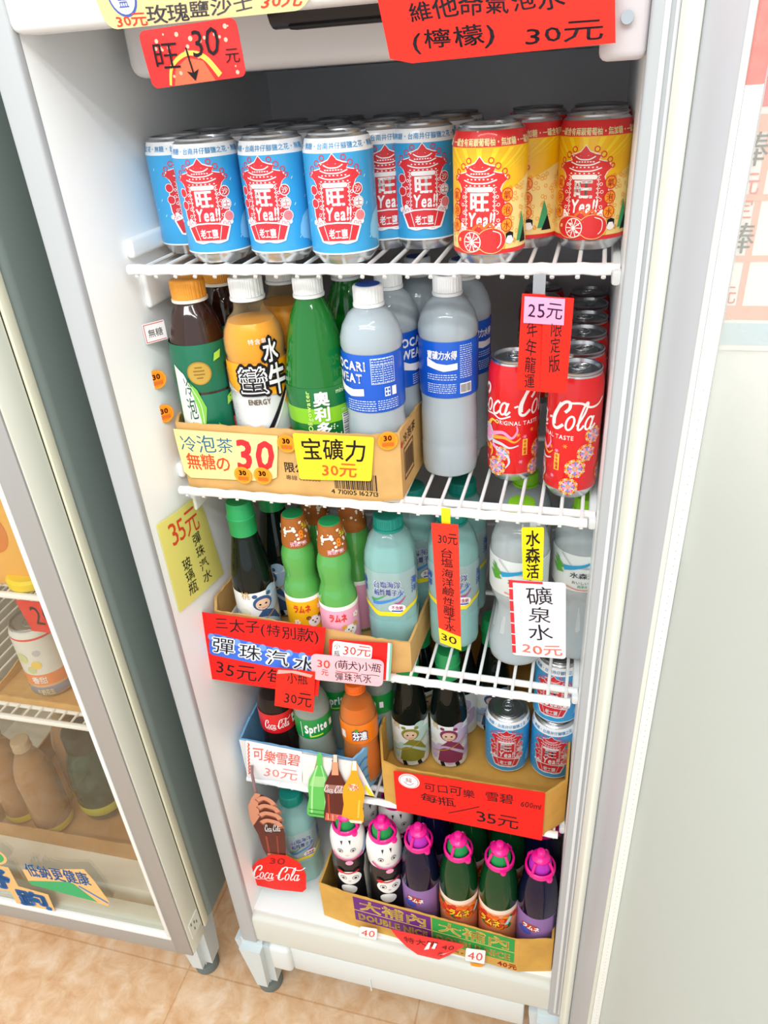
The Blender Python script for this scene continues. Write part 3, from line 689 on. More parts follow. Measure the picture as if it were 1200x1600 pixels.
def energy_bottle():
    t = thing('energy_drink_bottle', '', 'bottle')
    g = G(); pr = [(0, .002), (.028, 0), (.033, .006), (.0338, .02), (.0338, .112), (.0325, .116), (.0338, .121), (.0338, .150), (.0325, .157), (.0338, .163), (.0335, .175), (.031, .186), (.025, .197), (.0185, .203), (.0165, .208), (.0165, .222)]
    g.lathe(pr, CLEAR('#fbf3e0', '#e0cfa8', .05), 40); g.build('bottle_body', t)
    g = G(); g.lathe([(max(r - .0012, 0), max(z, .003)) for r, z in pr if z < .196] + [(.0255, .1945), (0, .1945)], M('#f6ac06', .25, coat=.3), 40); g.build('drink', t)
    g = G(); sil, ynl = M('#d9dadb', .35, .25), M('#f4a612', .35, coat=.5)
    g.lathe([(.0342, .012, sil), (.0345, .016), (.0345, .112), (.0333, .1155), (.0345, .120, ynl), (.0345, .150), (.0338, .154)], sil, 48); mp = cyl(.0347)
    g.poly(mp, [(-.06, .121), (-.060, .135), (-.028, .121), (-.022, .133), (-.022, .121)], sil, .0004)
    g.poly(mp, [(-.02, .1215), (.045, .1215), (.045, .085), (.030, .100), (.018, .116)], ynl, .0004)
    g.stroke(mp, [(.030, .122), (.020, .105), (.004, .078), (-.012, .055)], (.003, .006), INK, .0008); g.stroke(mp, [(.032, .120), (.024, .105), (.009, .078), (-.006, .055)], .0016, PAPER_W, .0007)
    for ch, b in (('水', (.007, .154, .024, .180)), ('蠻', (-.024, .119, .008, .152)), ('牛', (.009, .116, .030, .152))):
        for d in ((.0016, 0), (-.0016, 0), (0, .0018), (0, -.0018)): g.text(mp, ch, (b[0] - .0018 + d[0], b[1] - .0018 + d[1], b[2] + .0018 + d[0], b[3] + .0018 + d[1]), INK if ch != '水' else INK, .0009, .06)
        g.text(mp, ch, b, PAPER_W, .0016, .03)
    for ch, b in (('蠻', (-.022, .121, .006, .150)),): g.text(mp, ch, b, INK, .002, -.004)
    g.text(mp, 'ENERGY', (-.017, .107, .008, .1135), M('#6b5430', .5), .0009, .03); g.text(mp, '勁爆', (.016, .058, .030, .072), M('#e0762a', .5), .0009, .02)
    for k, (u, ch) in enumerate(((-.004, '特'), (.003, '含'), (.010, '氣'))): g.text(mp, ch, (u - .003, .1755, u + .003, .1815), PAPER_W, .0006, .0)
    rnd = random.Random(2)
    for k in range(130): g.disc(mp, rnd.uniform(-.055, -.034) , rnd.uniform(.05, .145), .0006, M('#8a8f90', .4), .0009, n=5)
    g.build('label', t); cap(t, .0180, .2165, .240, M('#eeefee', .4)); return t
def lime_bottle():
    t = thing('green_soda_bottle', '', 'bottle'); gl = CLEAR('#4fae3e', '#12802a', .66, .06)
    g = G(); g.lathe([(0, .002), (.028, 0), (.034, .008), (.036, .02), (.0362, .115), (.0362, .125), (.0350, .138), (.0325, .155), (.0285, .178), (.0225, .200), (.0165, .213), (.0140, .219), (.0140, .227)], gl, 44, shape=seam_ribs(.02, .14, .2, 10)); g.build('bottle_body', t)
    g = G(); dk, lt = M('#0c6a2c', .35, coat=.5), M('#7fc01e', .35, coat=.5)
    g.lathe([(.0364, .02, dk), (.0368, .022), (.0368, .088, lt), (.0368, .106, dk), (.0368, .128), (.0364, .129)], dk, 48); mp = cyl(.037)
    g.text(mp, '奧利多水', (-.012, .056, .006, .126), PAPER_W, .0008, .035, vert=True)
    g.text(lambda u, v, h: mp(-v, u, h), 'mini-Oligowater', (.06, .0135, .127, .0205), M('#bfe57a', .4), .0007, .03)
    g.text(mp, 'mini-O', (.014, .121, .031, .1265), M('#d6f0c0', .4), .0007, .015)
    g.rect(mp, .0195, .066, .0305, .0955, PAPER_W, .0006)
    rnd = random.Random(4); x = .0675
    while x < .094:
        w = rnd.choice((.0004, .0008, .0012)); g.rect(mp, .0205, x, .0285, x + w, INK, .0008); x += w + rnd.choice((.0006, .001))
    g.text(mp, 'mini', (.0195, .098, .031, .103), M('#c9ecb0', .4), .0007, .01); g.rect(mp, .0195, .058, .026, .0635, M('#e8702a', .4), .0007)
    for k in range(14): g.disc(mp, rnd.uniform(.004, .018), rnd.uniform(.06, .086), .0009, M('#e9f7d0', .4), .0007, n=8)
    g.build('label', t); cap(t, .0158, .2195, .240, M('#f1f2f1', .4)); return t
def ion_bottle(front):
    t = thing('sports_drink_bottle', '', 'bottle'); body = CLEAR('#dfe6ea', '#c3cfd6', .62, .12)
    g = G(); g.lathe([(0, .003), (.026, 0), (.0315, .004), (.033, .014), (.033, .040), (.0324, .043), (.033, .046), (.0325, .080), (.0315, .092), (.0322, .100), (.0322, .166), (.0335, .172), (.0330, .180), (.0295, .192), (.0225, .2035), (.0165, .208), (.0142, .211), (.0142, .222)], body, 44); g.build('bottle_body', t)
    g = G(); g.lathe([(.0300, .004), (.0312, .014), (.0312, .08), (.0305, .17), (.0315, .175), (.029, .19), (.02, .203), (0, .203)], M('#c9d3d8', .5, trans=.1), 32); g.build('drink', t)
    g = G(); bl = M('#1158c6', .35, coat=.4); g.lathe([(.0331, .103), (.0335, .105), (.0335, .165), (.0331, .167)], bl, 48); mp = cyl(.0336)
    wave = lambda u0, v0, s: [(u0, v0), (u0, v0 + .010 * s), (u0 + .012 * s, v0 + .0045 * s), (u0 + .024 * s, v0 + .003 * s), (u0 + .036 * s, v0 + .0045 * s), (u0 + .036 * s, v0 - .003 * s), (u0 + .02 * s, v0 - .005 * s)]
    lt = M('#cfdcf2', .5)
    rnd = random.Random(8)
    def fine(u0, u1, v0, v1, dv):
        v = v1
        while v > v0:
            u = u0
            while u < u1:
                w = rnd.uniform(.0012, .004); g.rect(mp, u, v - dv * .38, min(u + w, u1), v, lt, .0006); u += w + .0009
            v -= dv
    def bar(u0, u1, v0, v1):
        g.rect(mp, u0, v0, u1, v1, PAPER_W, .0006); u = u0 + .001
        while u < u1 - .001: w = rnd.choice((.0004, .0008)); g.rect(mp, u, v0 + .0012, u + w, v1 - .0012, INK, .0008); u += w + .0007
    if front:
        g.text(mp, 'POCARI', (-.046, .150, -.001, .1605), PAPER_W, .0008, .035); g.text(mp, 'SWEAT', (-.046, .1365, -.005, .147), PAPER_W, .0008, .035)
        g.poly(mp, wave(-.042, .126, 1.05), PAPER_W, .0007); fine(-.026, .008, .106, .117, .0026)
        for q in ((.0045, .1355, .030, .163),): 
            for a, b, c, d in ((q[0], q[1], q[2], q[1] + .0006), (q[0], q[3], q[2], q[3] + .0006), (q[0], q[1], q[0] + .0006, q[3]), (q[2], q[1], q[2] + .0006, q[3]), (.017, q[1], .0176, .156), (q[0], .156, q[2], .1566)): g.rect(mp, a, b, c, d, lt, .0006)
        fine(.0055, .0165, .137, .155, .0025); fine(.0185, .029, .137, .155, .0025); fine(.0055, .029, .1575, .163, .0025)
        g.rect(mp, .018, .121, .0245, .131, PAPER_W, .0006); g.rect(mp, .0265, .121, .032, .131, PAPER_W, .0006); fine(.010, .034, .106, .117, .0024)
        for q in ((.0188, .1225), (.022, .1225), (.0188, .127), (.022, .127)): g.rect(mp, q[0], q[1], q[0] + .002, q[1] + .003, bl, .0008)
    else:
        g.text(mp, '寶礦力水得', (-.024, .148, .010, .158), PAPER_W, .0008, .03, .12); g.poly(mp, wave(-.024, .1395, .96), PAPER_W, .0007)
        fine(-.024, .010, .124, .131, .0026); fine(-.024, .009, .108, .120, .0024); fine(.0135, .029, .126, .163, .0024); bar(.0135, .028, .108, .120)
    g.build('label', t); cap(t, .0156, .2105, .2315, M('#f0f2f2', .4), top=M('#2a55b4', .4)); return t
def princess_bottle(lab_tint, robe, cap_h=.2215):
    t = thing('marble_soda_bottle', '', 'bottle')
    g = G(); g.lathe([(0, .002), (.022, 0), (.0265, .004), (.0278, .012), (.0278, .104), (.0268, .116), (.0240, .134), (.0205, .152), (.0178, .168), (.0165, .176), (.0165, .184)], CLEAR('#2c4636', '#0d1714', .90, .05), 40); g.build('bottle_body', t)
    g = G(); g.lathe([(.0280, .006), (.0283, .008), (.0283, .092), (.0280, .093)], M('#e6e8e6', .45), 44); mp0 = cyl(.0284); mp = lambda u, v, h: mp0(u * 1.3, .007 + (v - .004) * 1.13, h)
    for k in range(14): g.disc(mp0, -.04 + (k % 7) * .0135, .018 + (k // 7) * .030 + (k % 3) * .006, .0075, M(lab_tint if k % 2 else '#dfe3d2', .5), .0002 + k * .00001, n=12)
    sk, ro = M('#e8c4a8', .5), M(robe, .5); tn = M(lab_tint, .5)
    for u, v, r in ((.018, .06, .012), (.022, .035, .014), (-.02, .03, .01), (.012, .078, .007)): g.disc(mp, u, v, r, tn, .0003, n=16)
    g.poly(mp, [(-.014, .012), (-.010, .042), (.0, .056), (.012, .048), (.020, .03), (.016, .012)], ro, .0005); g.stroke(mp, [(-.018, .03), (-.006, .042), (.006, .038), (.020, .024)], .004, tn, .0007)
    g.disc(mp, 0, .064, .0105, ro, .0006, n=18); g.disc(mp, 0, .0625, .0078, sk, .0008, n=16)
    for sx in (-1, 1): g.disc(mp, sx * .0032, .063, .0013, INK, .001, n=8); g.disc(mp, sx * .0075, .0755, .0028, ro, .0007, n=10)
    g.stroke(mp, [(-.002, .058), (0, .0574), (.002, .058)], .0006, M('#b8483c', .5), .001); g.stroke(mp, [(-.009, .012), (-.007, .004)], .005, INK, .0006); g.stroke(mp, [(.009, .012), (.011, .004)], .005, INK, .0006)
    g.stroke(mp, [(-.022, .028), (.0, .040), (.024, .058)], .0014, M('#c99a3c', .4), .0011); g.text(mp, '桃', (-.021, .072, -.012, .083), M('#c9a24a', .5), .0008, 0)
    g.build('label', t)
    gr = M('#23a05c', .35, coat=.3); g = G()
    g.lathe([(.0155, .174), (.0178, .175), (.0180, .178), (.0180, .197), (.0186, .198), (.0186, .2005), (.0176, .2015), (.0166, .218), (.0155, .2215), (0, .2215)], gr, 72, shape=lambda a, z: 1 + (.012 if .179 < z < .197 and int(a * 36 / math.pi) % 2 else 0)); g.build('cap', t); return t
def dark_soda(): return princess_bottle('#a9c6df', '#3d5a86')
def ramune_bottle(lab, ink):
    t = thing('marble_soda_bottle', '', 'bottle')
    g = G(); g.lathe([(0, .002), (.020, 0), (.0245, .004), (.0255, .012), (.0255, .088), (.0248, .100), (.0222, .109), (.0205, .116), (.0205, .121), (.0218, .131), (.0226, .141), (.0222, .150), (.0200, .158), (.0175, .164), (.0165, .168)], CLEAR('#a6da8e', '#5fb455', .79, .07), 40); g.build('bottle_body', t)
    g = G(); g.lathe([(.0257, .008, M(lab, .45)), (.0260, .010), (.0260, .084, M('#f3efe6', .45)), (.0260, .089), (.0256, .090)], M(lab, .45), 44); mp = cyl(.0261)
    g.text(mp, 'ラムネ', (-.017, .066, .006, .079), M('#e0392e', .5), .0007, .04, .1)
    g.disc(mp, .010, .050, .009, PAPER_W, .0006, n=18); g.disc(mp, .007, .052, .0012, INK, .0008, n=8); g.disc(mp, .013, .052, .0012, INK, .0008, n=8); g.disc(mp, .010, .048, .0016, M(ink, .5), .0008, n=8)
    for sx in (-1, 1): g.disc(mp, .010 + sx * .008, .057, .0035, M(ink, .5), .0007, n=12)
    for u, v in ((-.014, .05), (-.006, .042), (.02, .072)):
        for k in range(5): g.disc(mp, u + .003 * math.cos(k * 1.257), v + .003 * math.sin(k * 1.257), .0018, PAPER_W, .0006, n=8)
        g.disc(mp, u, v, .0014, M('#f2b92c', .5), .0008, n=8)
    g.build('label', t)
    br = M('#a8622a', .5, var=.06, scale=200); g = G()
    g.lathe([(.0178, .1635), (.0188, .1645), (.0186, .172), (.0150, .204), (.0145, .2055), (.0125, .2065)], br, 64, shape=lambda a, z: 1 + .012 * math.sin(a * 22))
    g.lathe([(.0136, .2060), (.0132, .2070), (0, .2070)], M('#1f9a5a', .4), 28)
    def RC(v): return .0188 - max(0, v - .17) * .105
    mc = cyl(RC); wt = M('#f6ecdc', .5)
    rnd = random.Random(6)
    for k in range(34): g.disc(mc, rnd.uniform(-.055, .055), rnd.uniform(.169, .201), rnd.choice((.0010, .0015, .002)), wt, .0008, n=9, maxe=.004)
    for u in (-.008, .032): # little bone
        g.stroke(mc, [(u - .006, .189), (u + .006, .1915)], .0028, wt, .0012, maxe=.004)
        for a, b in ((-.0068, .1905), (-.006, .1868), (.006, .1935), (.0072, .190)): g.disc(mc, u + a, b, .0024, wt, .0012, n=10, maxe=.004)
    g.text(mc, '彈珠汽水', (-.008, .1680, .014, .1750), M('#f3b4c4', .5), .0011, .03, maxe=.004); g.text(mc, 'ラムネ', (.010, .190, .024, .199), M('#e9e04a', .5), .0011, .04, maxe=.004); g.text(mc, '8', (.004, .178, .011, .190), M('#f08a2c', .5), .0011, .04, maxe=.004)
    g.build('cap_sleeve', t); return t
def ocean_bottle():
    t = thing('ocean_water_bottle', '', 'bottle'); body = CLEAR('#d6f0ee', '#b9e0de', .34, .06)
    def octo(a, z):
        b = abs(((a + math.pi / 4) % (math.pi / 2)) - math.pi / 4); k = min(1, 1 / math.cos(b) * .93, 1.02)
        b2 = abs(((a) % (math.pi / 2)) - math.pi / 4); kk = min(k, .985 / math.cos(b2)) if b2 < .5 else k
        f = max(0, min(1, (.185 - z) / .03)); return 1 + (kk - 1) * f
    g = G(); g.lathe([(0, .003), (.027, 0), (.0335, .006), (.035, .014), (.035, .06), (.0345, .062), (.035, .064), (.035, .148), (.0335, .160), (.0275, .176), (.0200, .186), (.0165, .190), (.0150, .192), (.0150, .196)], body, 64, shape=octo); g.build('bottle_body', t, 25)
    g = G(); g.lathe([(0, .0045), (.026, .003), (.0325, .008), (.0338, .016), (.0338, .146), (.032, .158), (.026, .172), (0, .172)], M('#b0e0dd', .3, alpha=.72), 64, shape=octo); g.build('drink', t, 25)
    def RO(v): return .0349
    mp0 = cyl(.0344, 0)
    def mp(u, v, h):
        a = -math.pi / 2 + u / .0344; r = .0353 * octo(a, v) + h; return (r * math.cos(a), r * math.sin(a), v)
    g = G(); lb = CLEAR('#e0f0f0', '#cfe0e2', .40, .2)
    g.poly(mp, [(-.05, .088), (-.028, .078), (-.014, .072), (.014, .072), (.028, .080), (.05, .088), (.05, .140), (-.05, .140)], lb, .0003, .006)
    ye = M('#f2dc2a', .4); g.poly(mp, [(-.05, .088), (-.028, .078), (-.014, .072), (.014, .072), (.028, .080), (.05, .088), (.05, .094), (.028, .086), (.012, .079), (-.012, .079), (-.028, .085), (-.05, .094)], ye, .0008, .006)
    bl = M('#3558b4', .4)
    for tx, b in (('台塩海洋', (-.018, .117, .016, .1275)), ('鹼性離子水', (-.018, .105, .019, .1155))): g.text(mp, tx, (b[0] - .0008, b[1] - .0008, b[2] + .0008, b[3] + .0008), PAPER_W, .0007, .05); g.text(mp, tx, b, bl, .001, .012)
    g.stroke(mp, [(-.022, .092), (-.008, .094), (.008, .100), (.020, .110)], (.006, .001), M('#3f86d0', .4), .0008); g.stroke(mp, [(-.024, .096), (-.014, .099), (-.004, .105)], (.004, .001), M('#3aa35a', .4), .0009); g.stroke(mp, [(.008, .092), (.016, .096), (.022, .103)], (.004, .001), M('#b04a92', .4), .0009)
    g.disc(mp, .010, .085, .011, PAPER_W, .0011, .007, 22); g.text(mp, '不含鈉', (.003, .0835, .017, .0895), M('#c0446a', .5), .0014, .02); g.rect(mp, .003, .080, .017, .0822, bl, .0014)
    for u in (.036, -.036): g.text(mp, '海洋', (u - .005, .103, u + .005, .128), bl, .001, .02, vert=True)
    g.build('label', t); cap(t, .0185, .1895, .2085, M('#1a8f80', .4), ring=M('#1a8f80', .4)); return t
def spring_bottle():
    t = thing('spring_water_bottle', '', 'bottle'); body = CLEAR('#eef3f4', '#dde4e7', .30, .08)
    pr = [(0, .003), (.026, 0), (.0345, .005), (.0365, .018), (.0360, .032), (.0325, .052), (.0285, .074), (.0275, .084), (.0290, .094), (.0335, .104), (.0355, .114), (.0360, .124), (.0362, .170), (.0350, .184), (.0305, .198), (.0225, .209), (.0165, .214), (.0145, .216), (.0145, .222)]
    g = G(); g.lathe(pr, body, 44, shape=seam_ribs(.05, .04, .1, 9)); g.build('bottle_body', t)
    g = G(); g.lathe([(max(0, r - .0014), z + .001) for r, z in pr if z < .206] + [(0, .203)], M('#e9eff1', .2, alpha=.62), 40); g.build('drink', t)
    g = G(); g.lathe([(.0362, .116), (.0367, .1175), (.0368, .168), (.0364, .1690)], M('#e9efed', .4, alpha=.93), 48); mp = cyl(.037)
    g.stroke(mp, [(-.018, .148), (-.004, .152), (.012, .158), (.030, .171)], (.0075, .0012), M('#2a9fd0', .4), .0007); g.stroke(mp, [(.0, .153), (.016, .151), (.028, .145)], (.004, .0006), M('#aeb6bb', .4), .0006)
    g.stroke(mp, [(-.022, .168), (-.012, .158), (-.006, .151)], (.003, .0008), M('#c5cbce', .4), .0005)
    for q in ([(-.034, .158), (-.022, .154), (-.016, .148), (-.026, .145)], [(-.036, .150), (-.022, .146), (-.017, .141), (-.028, .138)], [(-.033, .163), (-.026, .160), (-.023, .152)]): g.poly(mp, q, M('#5aa83a', .4), .0009)
    g.text(mp, '水森活', (-.009, .1365, .022, .1450), M('#3a4248', .5), .0008, .015, gap=.3)
    g.text(mp, 'おいしい水', (-.006, .128, .019, .1325), M('#4a5a58', .5), .0008, .01); g.text(mp, '純淨水', (.001, .1225, .013, .1268), M('#43a07a', .5), .0008, .01); g.stroke(mp, [(-.013, .1225), (.0, .1200), (.012, .1195), (.024, .1215)], .0012, M('#d8705a', .5), .0008)
    for k in range(40): g.stroke(mp, [(.033 + (k % 4) * .003, .12 + k * .0012), (.035 + (k % 4) * .003, .122 + k * .0012)], .0006, M('#8fc5a8', .5), .0006, smooth=False)
    g.build('label', t); cap(t, .0158, .2155, .234, M('#8ed22a', .4)); return t
def small_pet(kind):
    nm = dict(cola='cola_bottle', lemon='lemon_soda_bottle', orange='orange_soda_bottle')[kind]; t = thing(nm, '', 'bottle')
    body = dict(cola=CLEAR('#e8e2de', '#4a3a36', .06), lemon=CLEAR('#e4ece6', '#b9c6bc', .30), orange=CLEAR('#fbf0dc', '#e0b878', .05))[kind]
    pr = [(0, .003), (.021, 0), (.0265, .006), (.0285, .016), (.0290, .050), (.0272, .068), (.0262, .080), (.0272, .090), (.0275, .096), (.0275, .132), (.0265, .142), (.0230, .155), (.0180, .166), (.0140, .174), (.0125, .179), (.0125, .184)]
    g = G(); g.lathe(pr, body, 40); g.build('bottle_body', t)
    dk = dict(cola=M('#140a08', .15, coat=.4), lemon=M('#c9d2c8', .2, alpha=.38), orange=M('#d96c08', .22, coat=.3))[kind]
    g = G(); g.lathe([(max(0, r - .0013), z + .001) for r, z in pr if z < .160] + [(0, .158)], dk, 36); g.build('drink', t)
    lc = dict(cola='#d3141e', lemon='#128a3c', orange='#f27a12')[kind]
    g = G(); g.lathe([(.0277, .094), (.0281, .0955), (.0281, .1310), (.0277, .1325)], M(lc, .35, coat=.4), 44); mp = cyl(.0282)
    if kind == 'cola': script_logo(g, mp, -.026, .102, .042, .022, PAPER_W, .0006); g.rect(mp, .019, .105, .026, .122, PAPER_W, .0006); g.disc(mp, .0225, .113, .0026, M('#2f7a54', .4), .0009, n=10)
    if kind == 'lemon':
        g.text(mp, 'Sprite', (-.013, .103, .022, .125), PAPER_W, .0008, .05, .2, rot=6); g.stroke(mp, [(-.006, .1), (.014, .1015)], .003, M('#b8d83a', .4), .0007); g.rect(mp, -.018, .098, -.0172, .129, PAPER_W, .0006)
        g.rect(mp, .027, .108, .033, .120, PAPER_W, .0007)
    if kind == 'orange':
        g.text(mp, '芬達', (-.0115, .1015, .0125, .1225), M('#23346e', .4), .0006, .12); g.text(mp, '芬達', (-.010, .103, .011, .121), PAPER_W, .001, .035); g.disc(mp, -.004, .1235, .003, M('#3f9a3a', .4), .0008, n=10); g.rect(mp, -.03, .103, -.022, .118, M('#e8e0dc', .4), .0006)
    g.build('label', t); cap(t, .0143, .1795, .1935, M(dict(cola='#c8141c', lemon='#0f9a48', orange='#f06a1c')[kind], .4)); return t
def double_bottle(kind):
    t = thing('ball_cap_soda_bottle', '', 'bottle'); pk = M('#e8148c', .3, coat=.4)
    if kind == 'panda':
        body, wh, bk = None, M('#f0eeea', .35, coat=.4), M('#16151a', .35, coat=.4)
        g = G(); g.lathe([(0, .002), (.022, 0), (.0275, .005), (.029, .014), (.0292, .060), (.0292, .120), (.0286, .142), (.0268, .154, wh), (.0272, .160), (.0280, .172), (.0278, .184), (.0262, .196), (.0225, .205), (.0185, .209), (.0180, .212)], bk, 44)
        def RP(v): return .0293 if v < .14 else (.0293 - (v - .14) * .12 if v < .157 else .0282 if v < .19 else .0272)
        mp = cyl(RP); gy = M('#8e9196', .5)
        for sx in (-1, 1):
            g.disc(mp, sx * .0105, .178, .0048, gy, .0006, n=14); g.disc(mp, sx * .0105, .178, .0035, wh, .0009, n=12); g.disc(mp, sx * .0105, .178, .0021, bk, .0012, n=10)
            g.poly(mp, [(sx * .0045, .204), (sx * .0085, .203), (sx * .0068, .192)], bk, .0014)
        g.stroke(mp, [(-.003, .169), (0, .1675), (.003, .169)], .0009, M('#e28aa0', .5), .001); g.stroke(mp, [(-.026, .168), (-.014, .159), (.002, .156), (.016, .158), (.028, .164)], .0042, M('#dd4f92', .45), .0012); g.disc(mp, .002, .150, .0062, M('#e9a0bc', .45), .0016, .0045, 14)
        g.stroke(mp, [(.022, .158), (.032, .166), (.040, .186)], .0065, M('#a9c4e8', .45), .0008)
        g.poly(mp, [(.026, .02), (.024, .12), (.031, .15), (.040, .15), (.044, .02)], M('#b9b4a6', .4), .0004)
        g.disc(mp, -.001, .112, .0195, wh, .0010, .0165, 26)
        for sx in (-1, 1):
            g.disc(mp, -.001 + sx * .0145, .1275, .0062, bk, .0009, n=14); g.disc(mp, -.001 + sx * .0095, .112, .0054, gy, .0012, n=14); g.disc(mp, -.001 + sx * .0095, .112, .0041, wh, .0014, n=12); g.disc(mp, -.001 + sx * .0095, .112, .0024, bk, .0016, n=10)
        g.stroke(mp, [(-.003, .105), (-.001, .1042), (.001, .105)], .0008, bk, .0014)
        g.stroke(mp, [(-.016, .128), (-.006, .1245), (.006, .126), (.015, .130)], .0030, M('#d32a32', .45), .0016); g.disc(mp, -.014, .127, .0055, M('#d32a32', .45), .0017, .0042, 12)
        g.disc(mp, -.004, .082, .013, wh, .0008, .012, 18)
        g.build('bottle_body', t); ins = M('#15914a', .4)
    else:
        gl = CLEAR('#1f6a3a', '#0d4220', .88, .05) if kind == 'green' else CLEAR('#3a3070', '#120e30', .90, .05)
        g = G(); g.lathe([(0, .002), (.022, 0), (.0275, .005), (.0295, .014), (.0297, .130), (.0290, .150), (.0268, .170), (.0232, .188), (.0195, .200), (.018, .206), (.018, .212)], gl, 44); g.build('bottle_body', t)
        g = G()
        if kind == 'green':
            g.lathe([(.0299, .02), (.0302, .022), (.0302, .113, M('#f0d6c4', .45)), (.0302, .121), (.0298, .1225)], M('#ee9a6a', .45), 44); mp = cyl(.0303); rnd = random.Random(9)
            for k in range(46): g.disc(mp, rnd.uniform(-.045, .045), rnd.uniform(.078, .106), rnd.uniform(.003, .007), M(rnd.choice(('#d8301e', '#ee6a22', '#f0a428', '#2f7a3a', '#e84a24')), .45), .0003 + k * .00002, n=12)
            g.text(mp, 'ラムネ', (-.016, .083, .017, .102), M('#c02a1c', .5), .0013, .1, .1, rot=-8); g.text(mp, 'ラムネ', (-.015, .084, .016, .101), M('#f7d63a', .45), .0017, .04, .1, rot=-8); g.poly(mp, [(.022, .088), (.030, .108), (.034, .104), (.028, .088)], M('#bfe0d8', .4), .0014)
            ins = M('#15914a', .4)
        else:
            g.lathe([(.0299, .02), (.0302, .022), (.0302, .121), (.0298, .1225)], M('#8d6aa0', .45), 44); mp = cyl(.0303)
            for k in range(7): g.rect(mp, .030 + k * .003, .03, .0315 + k * .003, .121, M('#3a3a48', .5), .0005)
            g.disc(mp, -.008, .098, .014, M('#c2462c', .45), .0006, .008, 20); g.disc(mp, -.016, .086, .010, M('#4c58b4', .45), .0008, .008, 18); g.text(mp, 'ラムネ', (-.019, .0935, .006, .1045), PAPER_W, .0011, .04, .1, rot=-6)
            ins = M('#b42cb4', .4)
        g.build('label', t)
    # pink cage cap with a ball top
    g = G(); g.lathe([(.0195, .203), (.0215, .204), (.0222, .207), (.0218, .212), (.0200, .2135), (.0185, .2125)], pk, 40)
    g.lathe([(.0085, .2265), (.0128, .2275), (.0130, .2300), (.0100, .233), (.0068, .2345), (.0062, .2395), (.0056, .2425), (.0032, .2440), (0, .2440)], pk, 28)
    for k in range(4):
        a = math.pi / 4 + k * math.pi / 2 + .3; c, s_ = math.cos(a), math.sin(a)
        g.tube([(c * .0205, s_ * .0205, .2125), (c * .0190, s_ * .0190, .2200), (c * .0135, s_ * .0135, .2285)], .0022, pk, 8)
    a = -.9; g.lathe([(0, .2040), (.0045, .2045), (.0050, .2075), (.0045, .2110), (0, .2115)], pk, 14, .0225 * math.cos(a), .0225 * math.sin(a)); cp = g.build('cap', t)
    g = G(); g.lathe([(.0165, .2105), (.0160, .2190), (.0125, .2270), (0, .2270)], ins, 28); g.build('cap_insert', cp); return t
TEA, NRG, LIME, IONF, IONB = Kind(tea_bottle), Kind(energy_bottle), Kind(lime_bottle), Kind(lambda: ion_bottle(True)), Kind(lambda: ion_bottle(False))
DARK, DARK2, DARK3 = Kind(dark_soda), Kind(lambda: princess_bottle('#bcd8d0', '#8a8a34')), Kind(lambda: princess_bottle('#c9b7d4', '#8a3a5c'))
RAMY, RAMP = Kind(lambda: ramune_bottle('#f2b81c', '#8a5a2a')), Kind(lambda: ramune_bottle('#f0a8c0', '#d8a02c'))
OCEAN, SPRING = Kind(ocean_bottle), Kind(spring_bottle)
PCOLA, PLEM, PORA = Kind(lambda: small_pet('cola')), Kind(lambda: small_pet('lemon')), Kind(lambda: small_pet('orange'))
PAN, DGRN, DPUR = Kind(lambda: double_bottle('panda')), Kind(lambda: double_bottle('green')), Kind(lambda: double_bottle('purple'))
T = .003
TEA.put((.036, .047, Z2 + T), 26, 'green labelled tea bottle with orange cap at the front left of the tray'); TEA.put((.0375, .117, Z2 + T), 50, 'dark tea bottle behind the front tea bottle, only its orange cap and shoulder showing')
NRG.put((.106, .046, Z2 + T), 26, 'yellow energy drink bottle with white cap at the front of the tray'); NRG.put((.118, .116, Z2 + T), 60, 'second yellow energy drink bottle, behind the front one')
LIME.put((.176, .047, Z2 + T), 27, 'bright green soda bottle with white cap beside the yellow bottle'); LIME.put((.194, .120, Z2 + T), -30, 'second bright green soda bottle, in the shade behind the front one')
IONF.put((.241, .047, Z2 + T), 4, 'cloudy sports drink bottle with blue label and blue topped cap in the tray'); IONF.put((.2445, .115, Z2 + T), 100, 'cloudy sports drink bottle behind the one in the tray, showing its label side'); IONF.put((.262, .185, Z2), 10, 'cloudy sports drink bottle third from the front behind the tray')
IONB.put((.3131, .1026, Z2), 9, 'cloudy sports drink bottle standing on the bare wires beside the cardboard tray'); IONB.put((.318, .171, Z2), 60, 'sports drink bottle behind the one standing on the bare wires')
DARK.put((.049, .046, Z3 + T), 44, 'dark green bottle with tall green cap at the left of the third shelf tray'); DARK.put((.062, .112, Z3 + T), -20, 'dark bottle behind the dark green bottle with tall cap')
RAMY.put((.1194, .050, Z3 + T), 24, 'small green marble soda bottle with brown cap sleeve and yellow label'); RAMP.put((.1721, .040, Z3 + T), 26, 'small green marble soda bottle with brown cap sleeve and pink label')
RAMY.put((.1260, .108, Z3 + T), 80, 'small green marble soda bottle behind the yellow labelled one'); RAMP.put((.181, .098, Z3 + T), 120, 'small green marble soda bottle behind the pink labelled one')
OCEAN.put((.240, .066, Z3 + T), 6, 'teal water bottle standing in the tray beside the marble sodas'); OCEAN.put((.3154, .097, Z3), 14, 'teal water bottle half covered by the long red price strip'); OCEAN.put((.3154, .172, Z3), 10, 'teal water bottle behind the one with the long red strip'); OCEAN.put((.252, .140, Z3 + T), 30, 'teal water bottle behind the one in the tray')
SPRING.put((.4024, .0817, Z3), -2, 'clear spring water bottle left of the yellow and white price tags'); SPRING.put((.4780, .1080, Z3), -7, 'clear spring water bottle nearest the door frame'); SPRING.put((.400, .160, Z3), 20, 'clear spring water bottle behind the left one, lime cap showing through the shelf'); SPRING.put((.478, .186, Z3), 20, 'clear spring water bottle behind the one nearest the door frame')
